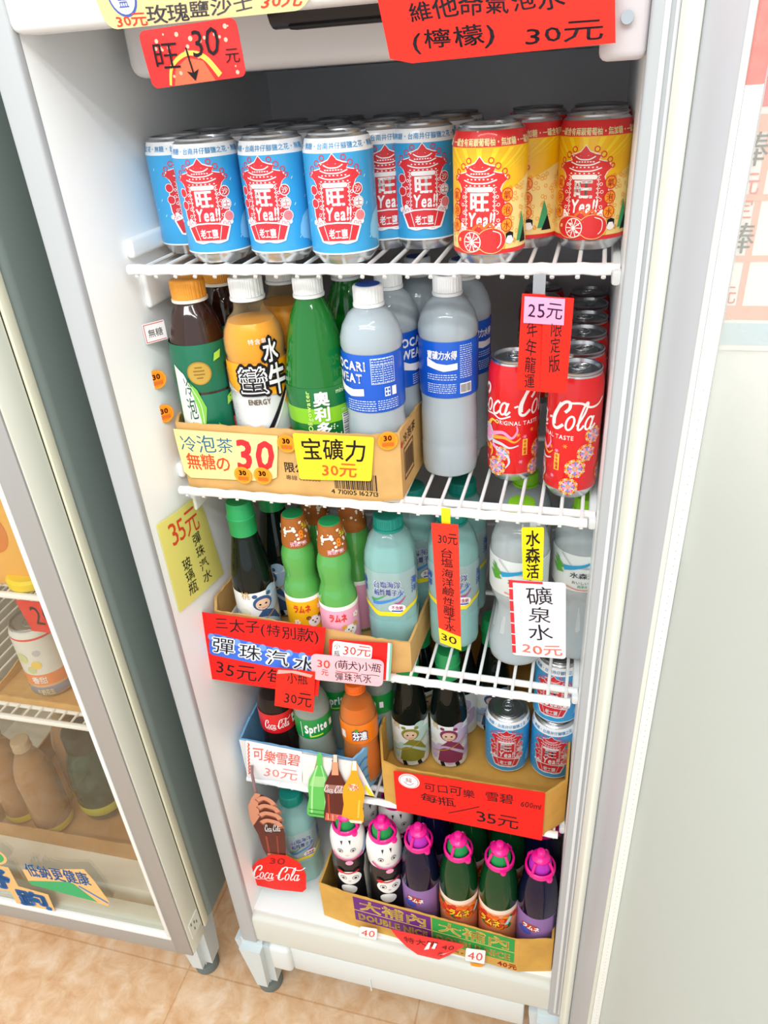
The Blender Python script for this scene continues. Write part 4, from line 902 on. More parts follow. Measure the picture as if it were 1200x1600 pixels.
PCOLA.put((.0514, .040, Z4 + T), 33, 'small cola bottle in the blue tray'); PLEM.put((.1089, .041, Z4 + T), 20, 'small clear lemon soda bottle with green label beside the cola bottle')
PORA.put((.1829 - .003, .045, Z4 + T), 18, 'small orange soda bottle at the right of the blue tray'); PLEM.put((.128, .102, Z4 + T), 6, 'clear lemon soda bottle behind, between the front lemon and orange bottles'); PLEM.put((.192, .108, Z4 + T), -35, 'clear lemon soda bottle behind the orange soda bottle'); PCOLA.put((.062, .100, Z4 + T), 60, 'small cola bottle behind the front cola bottle')
DARK2.put((.244, .0959, Z4 + T), 14, 'dark bottle with green cap and olive figure on its white label'); DARK3.put((.3035, .1053, Z4 + T), 10, 'dark bottle with green cap and plum figure on its white label'); DARK2.put((.247, .166, Z4 + T), 40, 'dark bottle behind the olive figure bottle'); DARK3.put((.309, .172, Z4 + T), -30, 'dark bottle behind the plum figure bottle'); DARK.put((.358, .190, Z4 + T), 10, 'dark bottle in the shade behind the lone blue can')
OCEAN.put((.050, .034, Z5), 36, 'teal water bottle on the fridge floor beside the red disc sign')
for k, (x, y, kd, rz, l) in enumerate(((.1593, -.006, PAN, 14, 'panda decorated bottle with pink cap, outer left of the bottom tray'), (.2190, -.008, PAN, 26, 'panda decorated bottle with pink cap beside the first purple bottle'), (.2760, -.010, DPUR, 8, 'purple soda bottle with pink cap next to the panda bottles'),
        (.3370, -.012, DGRN, 10, 'green soda bottle with pink cap next to the left purple bottle'), (.3985, -.014, DGRN, -18, 'green soda bottle with pink cap next to the right purple bottle'), (.4570, -.014, DPUR, 0, 'purple soda bottle with pink cap next to the door frame'))):
    kd.put((x, y, Z5 + T), rz, l, 'pink capped bottles in the bottom tray')
for x, kd, rz, l in ((.163, PAN, 40, 'panda bottle in the second row, behind the outer panda bottle'), (.2225, PAN, 20, 'panda bottle in the second row, behind the inner panda bottle'), (.284, DPUR, 50, 'purple bottle in the second row behind the left purple bottle'), (.344, DGRN, 60, 'green bottle in the second row under the red sign'), (.4045, DGRN, 20, 'green bottle in the second row behind the right green bottle'), (.4570, DPUR, 30, 'purple bottle in the second row behind the right purple bottle')):
    kd.put((x, .054, Z5 + T), rz, l, 'pink capped bottles in the bottom tray')

# ------------------------------------------------------------------ cardboard trays
def tray(name, label, pts, z, hts, mat, t=.0028, jag=.0012, art=None, cap=None):
    """pts: outline on the shelf, front edges listed left to right first; hts: wall height at each corner"""
    g = G(); rnd = random.Random(len(label)); n = len(pts)
    cx, cy = sum(p[0] for p in pts) / n, sum(p[1] for p in pts) / n
    def inner(p):
        d = math.hypot(cx - p[0], cy - p[1]); return (p[0] + (cx - p[0]) / d * t * 1.3, p[1] + (cy - p[1]) / d * t * 1.3)
    for i in range(n):
        a, b, ha, hb = pts[i], pts[(i + 1) % n], hts[i], hts[(i + 1) % n]; ia, ib = inner(a), inner(b); k = max(1, int(math.dist(a, b) / .008)); V, F = [], []
        for j in range(k + 1):
            q = j / k; o = (a[0] + (b[0] - a[0]) * q, a[1] + (b[1] - a[1]) * q); w = (ia[0] + (ib[0] - ia[0]) * q, ia[1] + (ib[1] - ia[1]) * q); h = ha + (hb - ha) * q + (rnd.uniform(-jag, jag) if 0 < j < k else 0)
            V += [(o[0], o[1], z), (o[0], o[1], z + h), (w[0], w[1], z + h), (w[0], w[1], z)]
        for j in range(k):
            m = 4 * j; F += [[m, m + 4, m + 5, m + 1], [m + 1, m + 5, m + 6, m + 2], [m + 2, m + 6, m + 7, m + 3]]
        g.add(V, F, mat)
    g.add([(p[0], p[1], z + .0005) for p in pts] + [(p[0], p[1], z + .0022) for p in pts], [list(range(n))[::-1], [n + i for i in range(n)]], mat)
    if art: art(g)
    o = g.build(name, smooth=20); tag(o, label, 'tray', 'cardboard drink trays'); return o
def wallmap(a, b, z):
    d = Vector((b[0] - a[0], b[1] - a[1], 0)).normalized(); return plane((a[0], a[1], z), d, (0, 0, 1))
BRN = M('#5b4634', .8)
def art2(g):
    mp = wallmap((.008, .0085), (.2466, .0074), Z2)
    g.text(mp, '限公司', (.130, .030, .168, .043), BRN, .0003, .02, maxe=0); g.text(mp, '專線 0800000', (.130, .020, .172, .0265), BRN, .0003, .0, maxe=0)
    rnd = random.Random(1); x = .189
    while x < .238:
        w = rnd.choice((.0006, .0011, .0016)); g.rect(mp, x, .0135, x + w, .034, INK, .0003, 0); x += w + rnd.choice((.0008, .0013))
    g.text(mp, '4 710105 162713', (.184, .0065, .240, .0125), INK, .0003, .01, maxe=0)
    m2 = wallmap((.2742, .0174), (.2790, .13), Z2)
    for q in ((.012, .018, .05, .020), (.012, .056, .05, .058), (.012, .018, .0135, .058), (.0485, .018, .05, .058)): g.rect(m2, *q, BRN, .0003, 0)
    for k in range(8): g.rect(m2, .016 + k * .004, .024, .0185 + k * .004, .052, BRN, .0003, 0)
    g.text(m2, '冷泡茶', (.012, .062, .06, .075), BRN, .0003, .01, jit=.5, maxe=0); g.disc(m2, .006, .066, .004, M('#c84a3a', .6), .0003, maxe=0)
tray('cardboard_tray', 'tan cardboard tray with a printed barcode, holding the tea and energy bottles', [(.0005, .028), (.008, .0085), (.2466, .0074), (.2742, .0174), (.2795, .16), (.2795, .262), (.0005, .262)], Z2, [.086, .085, .083, .083, .079, .08, .08], CARD, art=art2)
tray('cardboard_tray', 'tan cardboard tray on the third shelf holding the marble soda bottles', [(-.006, .030), (.004, .0070), (.2490, .0067), (.2735, .0150), (.2790, .12), (.2790, .25), (-.006, .25)], Z3, [.075, .070, .056, .05, .05, .06, .06], CARD)
tray('cardboard_tray', 'brown cardboard tray on the lowest shelf with dark bottles and blue cans', [(.205, .060), (.2235, .0030), (.2467, -.0040), (.4589, -.0051), (.4850, .024), (.4855, .10), (.4855, .33), (.205, .33)], Z4, [.088, .088, .087, .088, .087, .087, .088, .088], CARD2)
BLU = M('#7db7e2', .6)
tray('cardboard_tray', 'pale blue and white carton tray on the lowest shelf with small soda bottles', [(-.003, .036), (.0005, .0), (.1838, -.0030), (.2010, .036), (.2010, .20), (-.003, .20)], Z4, [.086, .087, .088, .086, .086, .086], BLU,
     art=lambda g: (g.rect(wallmap((.0005, .0), (.1838, -.003), Z4), 0, 0, .183, .086, M('#e8eaea', .6), .0003, 0), [g.stroke(wallmap((.1838, -.003), (.2010, .036), Z4), [(.002, .02 + .02 * k), (.02, .03 + .02 * k), (.04, .022 + .02 * k)], .004, M('#4a8fd0', .6), .0004) for k in range(3)]))
GOLD = M('#f0cf6c', .55)
def art5(g):
    a, b = (.1595, -.046), (.4352, -.0584); mp = wallmap(a, b, Z5); pu, gn = M('#6a2a7c', .55), M('#2f9a48', .55)
    for x0, x1, c in ((.012, .140, pu), (.142, .270, gn)):
        g.rect(mp, x0, .022, x1, .086, c, .0003, 0); g.rect(mp, x0, .050, x1, .0515, GOLD, .0005, 0)
        g.text(mp, '大補內', (x0 + .010, .054, x1 - .008, .083), GOLD, .0006, .03, gap=.1, maxe=0); g.text(mp, 'DOUBLE NICE', (x0 + .006, .026, x1 - .006, .044), GOLD, .0006, .05, maxe=0)
    for x0, c in ((.085, REDINK), (.245, M('#c8452a', .6))): g.text(mp, '40元', (x0, .003, x0 + .03, .017), c, .0006, .03, jit=.5, maxe=0)
    g.text(mp, '500 ml x 12', (.16, .006, .20, .013), BRN, .0005, .0, maxe=0)
tray('cardboard_tray', 'yellowish cardboard tray with purple and green printed panels on the fridge floor', [(.1125, -.014), (.1125, -.040), (.1595, -.046), (.4352, -.0584), (.4855, -.0461), (.4855, .12), (.1125, .12)], Z5, [.090, .092, .091, .088, .088, .09, .09], CARD2, art=art5)

# ------------------------------------------------------------------ paper signs
def quad(c, y):
    """surface over the four corners (x, z) tl, tr, br, bl of a sheet hanging at depth y"""
    tl, tr, br, bl = [Vector((p[0], p[2] if len(p) > 2 else y, p[1])) for p in c]
    w = ((tr - tl).length + (br - bl).length) / 2; h = ((tl - bl).length + (tr - br).length) / 2
    n = (tr - tl).cross(tl - bl).normalized()
    def mp(u, v, d):
        a, b = u / w, v / h; p = bl * (1 - a) * (1 - b) + br * a * (1 - b) + tr * a * b + tl * (1 - a) * b
        return p + n * (d + .0016 * math.sin(a * 3.1 + b * 1.3) * math.sin(b * 2.6))
    return mp, w, h
def outline(w, h, r=0):
    if not r: return [(0, 0), (w, 0), (w, h), (0, h)]
    o = []
    for cx, cy, a0 in ((w - r, r, -90), (w - r, h - r, 0), (r, h - r, 90), (r, r, 180)):
        for k in range(5): a = math.radians(a0 + k * 22.5); o.append((cx + r * math.cos(a), cy + r * math.sin(a)))
    return o
def sheet(g, mp, pts, mat, t=.0005, base=0, back=None):
    g.poly(mp, pts, mat, base + t, .012)
    bk = G(); bk.poly(mp, pts, back or mat, base, .012); bk.f = [f[::-1] for f in bk.f]; g.add(bk.v, bk.f, back or mat)
    n = len(pts); V, F = [], []
    for i in range(n):
        a, b = pts[i], pts[(i + 1) % n]; k = max(1, int(math.dist(a, b) / .012)); m = len(V)
        for j in range(k + 1):
            q = (a[0] + (b[0] - a[0]) * j / k, a[1] + (b[1] - a[1]) * j / k); V += [mp(*q, base), mp(*q, base + t)]
        for j in range(k): F.append([m + 2 * j, m + 2 * j + 2, m + 2 * j + 3, m + 2 * j + 1])
    g.add(V, F, mat)
class Sign:
    def __init__(s, c, y, color, r=0, pts=None, rough=.55):
        s.mp, s.w, s.h = quad(c, y); s.g = G(); s.mat = color
        P = [(a * s.w, b * s.h) for a, b in pts] if pts else outline(s.w, s.h, r)
        sheet(s.g, s.mp, P, color)
    def t(s, txt, x0, y0, x1, y1, col=INK, bold=.0, jit=1, shear=0, vert=False, rot=0, gap=.1, lay=0):
        s.g.text(s.mp, txt, (x0 * s.w, y0 * s.h, x1 * s.w, y1 * s.h), col, .0008 + lay * .0003, bold, shear, vert, jit, .008, rot, gap); return s
    def r(s, x0, y0, x1, y1, col, lay=0): s.g.rect(s.mp, x0 * s.w, y0 * s.h, x1 * s.w, y1 * s.h, col, .0007 + lay * .0003, .012); return s
    def k(s, pts, wd, col, lay=0): s.g.stroke(s.mp, [(a * s.w, b * s.h) for a, b in pts], wd, col, .0008 + lay * .0003, .01); return s
    def d(s, x, y, rr, col, lay=0): s.g.disc(s.mp, x * s.w, y * s.h, rr, col, .0007 + lay * .0003, n=22, maxe=.01); return s
    def p(s, pts, col, lay=0): s.g.poly(s.mp, [(a * s.w, b * s.h) for a, b in pts], col, .0007 + lay * .0003, .01); return s
    def done(s, name, label, cat='sign', group=None): return tag(s.g.build(name, smooth=50), label, cat, group)
LEAN = {
    'red': [(-0.0207, 0.8654, 0.0000), (0.1660, 0.8640, 0.0000), (0.1535, 0.7542, -0.0145), (-0.0380, 0.7542, -0.0145)],
    'red2': [(0.1681, 0.8434, 0.0030), (0.2532, 0.8497, 0.0030), (0.2518, 0.8004, -0.0130), (0.1682, 0.7941, -0.0130)],
    'wsm': [(0.1739, 0.8440, 0.0006), (0.2267, 0.8428, 0.0006), (0.2269, 0.8270, -0.0075), (0.1733, 0.8225, -0.0095)],
    'pink': [(0.1451, 0.8272, -0.0105), (0.2445, 0.8310, -0.0105), (0.2413, 0.7891, -0.0150), (0.1435, 0.7845, -0.0150)],
    'small': [(0.0955, 0.7992, -0.0165), (0.1494, 0.7996, -0.0165), (0.1386, 0.7229, -0.0165), (0.0808, 0.7247, -0.0165)],
}
SRED, SRED2, YEL, PINK = M('#ea1f18', .5), M('#ec2a1c', .5), M('#f7dc6a', .55), M('#eea6c6', .55)
# header signs
s = Sign([(.0689, 1.5720), (.2653, 1.5633), (.2469, 1.5171), (.0801, 1.5161)], -.0725, M('#dfc68e', .6), .010)
s.t('30元', .06, .01, .22, .17, REDINK, .02).t('玫瑰鹽沙士', .22, .02, .74, .25, M('#4c4a50', .6), .012, rot=1).t('30元', .78, .06, .97, .25, REDINK, .02)
s.d(.13, .36, .0125, M('#4a5fae', .6)).d(.13, .36, .0108, PAPER_W, 1).t('鹽', .105, .24, .155, .46, M('#4a5fae', .6), lay=2)
s.done('price_sign', 'tan price sign with red and grey handwriting taped to the fridge header')
s = Sign([(.1087, 1.5133), (.1905, 1.5168), (.1938, 1.4785), (.1118, 1.4744)], -.0755, M('#e52a28', .4), .005)
for k in range(26):
    r_ = random.Random(k); s.d(r_.uniform(.05, .95), r_.uniform(.08, .92), r_.uniform(.0006, .0018), M('#f6b09a', .5))
s.k([(.20, .02), (.27, .34), (.45, .52), (.62, .42), (.74, .08)], (.002, .0045), M('#f8c25a', .5)).p([(.24, .0), (.30, .30), (.45, .45), (.60, .36), (.68, .0)], M('#ef6a4a', .5))
s.t('旺', .11, .30, .37, .75, INK, .0, .4, lay=2).t('30', .52, .42, .80, .90, INK, .0, .6, .1, lay=2).t('元', .83, .26, .97, .50, INK, .0, .5, lay=2).k([(.46, .62), (.475, .18)], .0014, INK, 2).p([(.41, .22), (.475, .04), (.54, .24), (.475, .18)], INK, 2)
s.done('price_card', 'small shiny red card with a down arrow hanging under the header')
s = Sign([(.2966, 1.5461), (.4586, 1.5433), (.4652, 1.4822), (.3091, 1.4787)], -.0770, SRED2, pts=[(.0, .06), (.10, .0), (1, .0), (1, 1), (0, 1)])
s.t('維他命氣泡水', .13, .36, .80, .57, INK, .012, 1).t('(檸檬)', .12, .07, .49, .30, INK, .012, 1).t('30元', .62, .05, .95, .24, INK, .006, 1)
s.done('price_sign', 'large red price sign with two lines of black handwriting at the header right')
# paper tags in front of the cola cans
s = Sign([(.4030, 1.2973), (.4232, 1.2963), (.4242, 1.2043), (.4006, 1.2059)], -.012, SRED2)
s.t('年年龍運', .28, .03, .74, .74, INK, .0, 1, vert=True)
rt = s.done('price_tag', 'red paper tag with a pink price on top hanging before the cola cans', 'tag')
s = Sign([(.4222, 1.2954), (.4484, 1.2934), (.4475, 1.2043), (.4231, 1.2046)], -.013, SRED2); s.t('限定版', .28, .22, .70, .78, INK, .0, 1, vert=True)
s.g.build('tag_strip', rt, 50)
s = Sign([(.4055, 1.2957), (.4408, 1.2932), (.4411, 1.2697), (.4052, 1.2714)], -.0146, PINK); s.t('25元', .10, .22, .95, .82, M('#2a1648', .5), .0, .8)
s.g.build('price_label', rt, 50, label='pink price label')
g = G(); g.box(.4120, .4230, -.0115, -.0105, 1.290, 1.314, CLEAR('#eef0f2', '#c9ccd0', .45, .15), .0003); g.build('tape_hanger', rt, label='clear tape')
# second shelf tray signs
s = Sign([(.0065, 1.1341), (.1359, 1.1321), (.1265, 1.0733), (.0080, 1.0700)], .0055, M('#f6e49a', .55), pts=[(0, .12), (.06, 0), (.90, 0), (1, .10), (1, 1), (0, 1)])
s.t('冷泡茶', .04, .56, .57, .92, M('#2c6a8c', .6), .0, .8).t('無糖の', .06, .18, .52, .54, M('#e8502a', .6), .015, .8).t('30', .60, .24, .97, .88, M('#e23038', .6), .03, 0)
s.done('price_sign', 'pale yellow price sign with blue and red handwriting on the tea bottle tray')
s = Sign([(.1557, 1.1386), (.2492, 1.1381), (.2424, 1.0842), (.1565, 1.0798)], .004, M('#f6d534', .55), .003)
s.t('宝礦力', .10, .44, .90, .93, INK, .01, .8).t('30元', .33, .08, .80, .40, M('#e0662a', .6), .02, .8)
s.done('price_sign', 'bright yellow price sign with black handwriting on the tea bottle tray')
ORG = M('#f2941e', .5)
def sticker(x, y, z, rz, label):
    g = G(); mp = plane((0, 0, 0), (1, 0, 0), (0, 0, 1)); pts = [(.0112 * math.cos(a), .0112 * math.sin(a)) for a in [2 * math.pi * k / 26 for k in range(26)]]
    sheet(g, mp, pts, ORG, .0003); g.ring(mp, 0, 0, .0098, .0006, M('#f7b64a', .5), .0005, 24); dk = M('#8a2c1c', .6)
    g.text(mp, '30', (-.0045, .0, .0045, .0065), dk, .0006, .04, maxe=0)
    for k in range(8): g.rect(mp, -.006 + k * .0016, -.0065, -.0052 + k * .0016, -.0018, M('#d8502a', .6), .0006, 0)
    o = g.build('price_sticker', smooth=0, loc=(x, y, z)); o.rotation_euler = (0, 0, math.radians(rz)); return tag(o, label, 'sticker', 'round orange price stickers')
for x, y, z, rz, l in ((.1464, .0035, 1.1245, 0, 'round orange 30 sticker between the two yellow tray signs'), (.2625, .0105, 1.1318, 20, 'round orange 30 sticker on the chamfered tray corner'), (.0860, .0030, 1.0800, 0, 'round orange 30 sticker low on the pale yellow sign, left of a pair'), (.1110, .0030, 1.0810, 0, 'round orange 30 sticker low on the pale yellow sign, right of a pair'),
                       (-.0075, .0150, 1.190, 50, 'round orange 30 sticker on the left fridge wall, upper of two'), (-.0075, .0150, 1.148, 50, 'round orange 30 sticker on the left fridge wall, lower of two')): sticker(x, y, z, rz, l)
g = G(); mp = plane((-.0085, .012, 1.232), (.55, .8, 0), (0, 0, 1)); sheet(g, mp, outline(.026, .022, .001), PAPER_W, .0004); rp = M('#d84a34', .6)
for q in ((.001, .001, .025, .0018), (.001, .0202, .025, .021), (.001, .001, .0018, .021)): g.rect(mp, *q, rp, .0006, 0)
g.text(mp, '無糖', (.005, .006, .022, .015), INK, .0006, 0, maxe=0); tag(g.build('shelf_label', smooth=0), 'small white label with red border on the left wall beside the tea', 'label')
# yellow note on the left wall
yp = [(-.0085, -.0511, 1.0352), (-.0085, .0475, 1.0228), (-.0085, .0685, .8807), (-.0085, -.0508, .9039)]
tl, tr, br, bl = [Vector(p) for p in yp]
def ymp(u, v, d):
    a, b = u / .11, v / .13; p = bl * (1 - a) * (1 - b) + br * a * (1 - b) + tr * a * b + tl * (1 - a) * b; return p + Vector((d + .004 * math.sin(a * 3.1) * (.4 + .6 * b), 0, 0))
g = G(); sheet(g, ymp, [(0, 0), (.11, 0), (.112, .10), (.104, .128), (.09, .13), (0, .13)], M('#efe77e', .55), .0005)
g.text(ymp, '35元', (.018, .088, .088, .122), M('#e0502e', .6), .001, .0, jit=1); g.text(ymp, '彈珠汽水', (.060, .010, .082, .086), INK, .001, -.003, vert=True, jit=1); g.text(ymp, '玻璃瓶', (.026, .010, .046, .066), INK, .001, -.003, vert=True, jit=1)
tag(g.build('paper_note', smooth=50), 'lime yellow handwritten note stuck on the inner left wall of the fridge', 'note')
# third shelf signs
s = Sign(LEAN['red2'], 0, SRED); s.r(.93, 0, .965, 1, PAPER_W).r(.965, 0, 1, 1, M('#7fb79a', .6)); s.done('price_sign', 'red card with a white stripe behind the pink rounded sign')
s = Sign(LEAN['red'], 0, SRED, pts=[(0, .02), (.97, 0), (1, 1), (.0, 1)])
b1, b2 = M('#3f6fd6', .5), M('#e8eef8', .5)
s.t('三太子(特別款)', .17, .76, .95, .97, INK, -.004, 1, rot=-1)
bp = [(.125, .42), (.15, .40), (.96, .30), (.99, .46), (.96, .56), (.9, .575), (.17, .72), (.13, .70), (.12, .55)]
s.p([(a if k % 2 else a * 1.0, b) for k, (a, b) in enumerate(bp)], b1)
for k in range(9): s.d(.14 + k * .10, .67 - k * .015, .0055, M('#6f9be8', .5), 1)
for k, ch in enumerate('彈珠汽水'):
    x0 = .155 + k * .208; y0 = .45 - k * .035
    s.t(ch, x0 - .012, y0 - .015, x0 + .177, y0 + .235, b2, .09, 0, lay=2); s.t(ch, x0, y0, x0 + .165, y0 + .22, INK, -.004, .6, lay=3)
s.t('35元/每瓶', .18, .06, .92, .33, INK, -.002, 1, rot=-2)
s.done('price_sign', 'large red sign with a blue painted title band on the third shelf tray')
s = Sign(LEAN['wsm'], 0, M('#faf1ee', .5), .004); s.t('小\n瓶', .05, .12, .20, .9, INK, 0, .5).t('30元', .28, .2, .97, .9, REDINK, .01, .8); s.done('price_card', 'little white card with red border writing above the pink rounded sign')
s = Sign(LEAN['pink'], 0, M('#f2b8c0', .5), .008)
s.t('30', .09, .52, .27, .82, REDINK, .01, .8).t('元', .14, .22, .24, .46, REDINK, .01, .8).t('(萌犬)小瓶', .34, .50, .97, .88, INK, -.002, 1).t('彈珠汽水', .34, .08, .84, .42, INK, -.002, 1).k([(.35, .46), (.45, .43), (.55, .46), (.66, .43)], .0012, REDINK).k([(.7, .42), (.78, .40), (.86, .42), (.95, .40)], .0008, INK)
s.done('price_sign', 'pink rounded sign with handwriting on the third shelf tray')
s = Sign(LEAN['small'], 0, SRED2); s.t('小瓶', .30, .66, .82, .92, INK, -.006, 1).t('30元', .24, .12, .94, .46, INK, -.006, 1)
s.p([(.02, .86), (.4, .93), (.9, .86), (.95, .93), (.5, .99), (.05, .97)], M('#f7a49a', .3), 2); s.done('price_card', 'square orange red card hanging below the large red sign')
# strip and tags on the third shelf's right half
s = Sign([(.3120, 1.0446), (.3420, 1.0443), (.3442, .8636), (.3174, .8725)], -.009, M('#ec3a28', .5)); s.p([(.02, .0), (1, .0), (.99, .12), (0, .135)], M('#f4d62a', .5))
s.t('30元', .22, .85, .95, .93, INK, .0, .8).t('台塩海洋鹼性離子水', .28, .14, .78, .82, INK, -.002, 1, vert=True).t('30', .10, .035, .80, .10, INK, .0, .8, lay=1)
vt = s.done('price_tag', 'long red vertical price strip with yellow foot before the teal bottle', 'tag')
g = G(); g.box(.3231, .3332, -.0080, -.0066, 1.0415, 1.0632, M('#f3dc1e', .4), .0005); g.build('tape_hanger', vt, label='yellow tape')
s = Sign([(.4104, 1.0481), (.4339, 1.0496), (.4359, .9800), (.4142, .9790)], -.008, M('#f5dc1c', .45), .002); s.t('水森活', .16, .04, .86, .95, INK, .02, .8, vert=True); yt = s.done('price_tag', 'yellow vertical name tag hanging before the spring water bottles', 'tag')
g = G(); g.box(.4190, .4260, -.0070, -.0060, 1.044, 1.053, CLEAR('#eef0f2', '#c9ccd0', .45, .15), .0003); g.build('tape_hanger', yt, label='clear tape')
s = Sign([(.3988, .9794), (.4609, .9812), (.4678, .8723), (.4061, .8688)], -.0105, PAPER_W, .004); s.r(.0, .03, .07, .97, M('#e0323a', .5))
for k in range(6): s.r(0, .14 + k * .15, .07, .155 + k * .15, PAPER_W, 1)
s.r(0, .97, .6, 1, M('#e0323a', .5)).t('礦泉水', .30, .24, .78, .94, M('#2a2236', .5), .005, 1, vert=True).t('20元', .18, .03, .94, .18, M('#ee7f6e', .5), .015, 1); s.done('price_card', 'white price card with a red striped left edge before the spring water')
# lowest shelf signs
s = Sign([(.0160, .6286), (.1046, .6224), (.0960, .5537), (.0025, .5417)], -.0050, M('#f0eff2', .35), .002)
for k in range(9): s.k([(.035, .1 + k * .095), (.06, .15 + k * .095), (.035, .18 + k * .095)], .0022, M('#ea5a3a', .5))
s.t('可樂雪碧', .12, .50, .96, .90, M('#ec6a58', .5), .01, 1, rot=-3).t('30元', .32, .06, .92, .40, M('#ee8a84', .5), .0, 1, rot=-3)
s.done('price_sign', 'white price sign in a plastic sleeve on the pale blue tray')
s = Sign([(.1050, .6233), (.1890, .6236), (.2121, .5555), (.0989, .5562)], -.0075, M('#f0ece8', .5)); s.p([(.93, .0), (1, .0), (.955, .35), (.91, .2)], M('#f2dc2a', .5)); s.k([(.28, .9), (.2, .5)], .001, M('#d8303a', .5)).k([(.55, .95), (.62, .6)], .001, M('#d8303a', .5))
pc = s.done('promo_card', 'white trapezoid card with three printed soda bottles hanging on the lowest shelf', 'card')
def cutout(c, y, kind):
    sil = [(.12, 0), (.88, 0), (.98, .03), (1.0, .12), (.93, .30), (1.0, .45), (.98, .58), (.80, .70), (.66, .80), (.62, .96), (.58, 1), (.42, 1), (.38, .96), (.34, .80), (.20, .70), (.02, .58), (0, .45), (.07, .30), (0, .12), (.02, .03)]
    base = dict(green='#5fc45a', cola='#5a1a14', orange='#f2a818')[kind]; s = Sign(c, y, M(base, .4), pts=sil)
    if kind == 'green':
        for x, w in ((.22, .003), (.78, .0018)): s.k([(x, .06), (x, .55), (.5 + (x - .5) * .35, .82)], w, M('#a9e69a', .4))
        s.p([(.06, .50), (.94, .50), (.80, .66), (.2, .66)], M('#9ed88a', .4)).k([(.1, .05), (.9, .05)], .003, M('#2f8a3a', .4), 1).k([(.1, .12), (.9, .12)], .0015, M('#2f8a3a', .4), 1)
    if kind == 'cola':
        s.p([(.05, .02), (.95, .02), (.9, .14), (.1, .14)], M('#d8604a', .4)).k([(.25, .06), (.22, .3), (.2, .44)], .003, M('#a83a2a', .4)).p([(.34, .72), (.66, .72), (.62, .90), (.38, .90)], M('#e8a07a', .4)).p([(.40, .90), (.60, .90), (.59, 1), (.41, 1)], M('#f0d8c4', .4))
        s.p([(.02, .46), (.98, .46), (.96, .58), (.04, .58)], M('#a8726a', .4)); script_logo(s.g, s.mp, .0 * s.w, .455 * s.h, .98 * s.w, .13 * s.h, PAPER_W, .0013)
        for k in range(4): s.k([(.2 + k * .2, .03), (.2 + k * .2, .13)], .002, M('#f0a08a', .4), 1)
    if kind == 'orange':
        s.p([(.38, .86), (.62, .86), (.58, 1), (.42, 1)], M('#f4efe4', .4)).p([(.1, 0), (.9, 0), (.92, .05), (.08, .05)], M('#f4e8d0', .4)); s.d(.48, .60, .0078, M('#f6ddc8', .4)); s.t('汽水', .25, .55, .72, .65, M('#e8702a', .4), .02, 0, lay=1); s.k([(.75, .1), (.78, .4)], .003, M('#f7c94a', .4))
    s.g.build('bottle_print', pc, 50, label=dict(green='printed green bottle', cola='printed cola bottle', orange='printed orange bottle')[kind])
cutout([(.1215, .6350), (.1505, .6369), (.1370, .4877), (.0972, .4844)], -.0115, 'green'); cutout([(.1450, .6383), (.1760, .6407), (.1640, .4835), (.1256, .4808)], -.0125, 'cola'); cutout([(.1740, .6339), (.2050, .6344), (.1920, .4940), (.1559, .4886)], -.0135, 'orange')
s = Sign([(.2450, .6227), (.4563, .6292), (.4569, .5276), (.2449, .5342)], -.009, SRED, .002)
s.d(.105, .82, .0155, PAPER_W).d(.105, .82, .0142, M('#e8a09a', .5), 1).d(.105, .82, .0128, PAPER_W, 2).k([(.07, .80), (.105, .74), (.14, .80)], .0008, M('#8a4a44', .5), 3).t('良品', .085, .80, .125, .90, M('#8a4a44', .5), lay=3)
s.t('可口可樂', .21, .66, .55, .86, INK, -.004, 1).t('雪碧', .62, .66, .80, .86, INK, -.004, 1).t('600ml', .85, .64, .98, .76, INK, -.004, 1).t('每瓶', .18, .38, .42, .60, INK, .0, 1).k([(.37, .22), (.58, .50)], .0014, INK).t('35元', .56, .14, .84, .40, INK, -.006, 1)
s.done('price_sign', 'wide red sign with a round white stamp on the brown lower tray')
# cola bottle cut-out with red disc hanging from the lowest shelf
s = Sign([(-.0083, .3865), (.0975, .4065), (.0804, .3034), (-.0284, .2818)], -.030, SRED, pts=[(.03, .30), (.10, .08), (.5, .0), (.94, .0), (1, .10), (.98, .50), (.86, .80), (.62, .98), (.38, .97), (.14, .78), (.03, .52)])
script_logo(s.g, s.mp, .07 * s.w, .26 * s.h, .88 * s.w, .46 * s.h, PAPER_W, .0012); s.t('30', .36, .74, .62, .90, M('#8a1418', .5), -.002, 1, lay=1)
ds = s.done('hanging_sign', 'red disc sign with white script under a hand holding a cola bottle', 'sign')
hd = [(.0, .62), (.03, .80), (.20, .93), (.34, 1.0), (.55, .97), (.78, .86), (.95, .62), (1.0, .38), (.95, .12), (.90, .0), (.32, .0), (.22, .12), (.16, .36), (.06, .5)]
s = Sign([(.0080, .5380), (.0640, .5462), (.0600, .3880), (.0050, .3769)], -.028, M('#5a2018', .4), pts=hd); sk = M('#cf8d70', .5)
s.p([(.0, .62), (.03, .80), (.20, .93), (.34, 1), (.48, .985), (.36, .84), (.34, .66), (.14, .54), (.06, .5)], sk)
for k, (y, x1) in enumerate(((.90, .86), (.79, .95), (.68, .97), (.57, .96))):
    s.k([(.34, y - .02), (.55, y + .03), (x1 - .1, y - .02), (x1, y - .09)], .0105, M('#9c5a44', .5), 1); s.k([(.36, y), (.55, y + .035), (x1 - .12, y), (x1 - .03, y - .06)], .0082, sk, 2)
s.k([(.40, .08), (.42, .35)], .004, M('#9a3a28', .4)).k([(.70, .06), (.76, .36)], .003, M('#8a3424', .4)).p([(.30, .0), (.9, .0), (.88, .05), (.34, .06)], M('#d8846a', .4)).p([(.40, .40), (.92, .42), (.94, .58), (.44, .54)], M('#3a140e', .4)); script_logo(s.g, s.mp, .42 * s.w, .42 * s.h, .52 * s.w, .13 * s.h, PAPER_W, .0014)
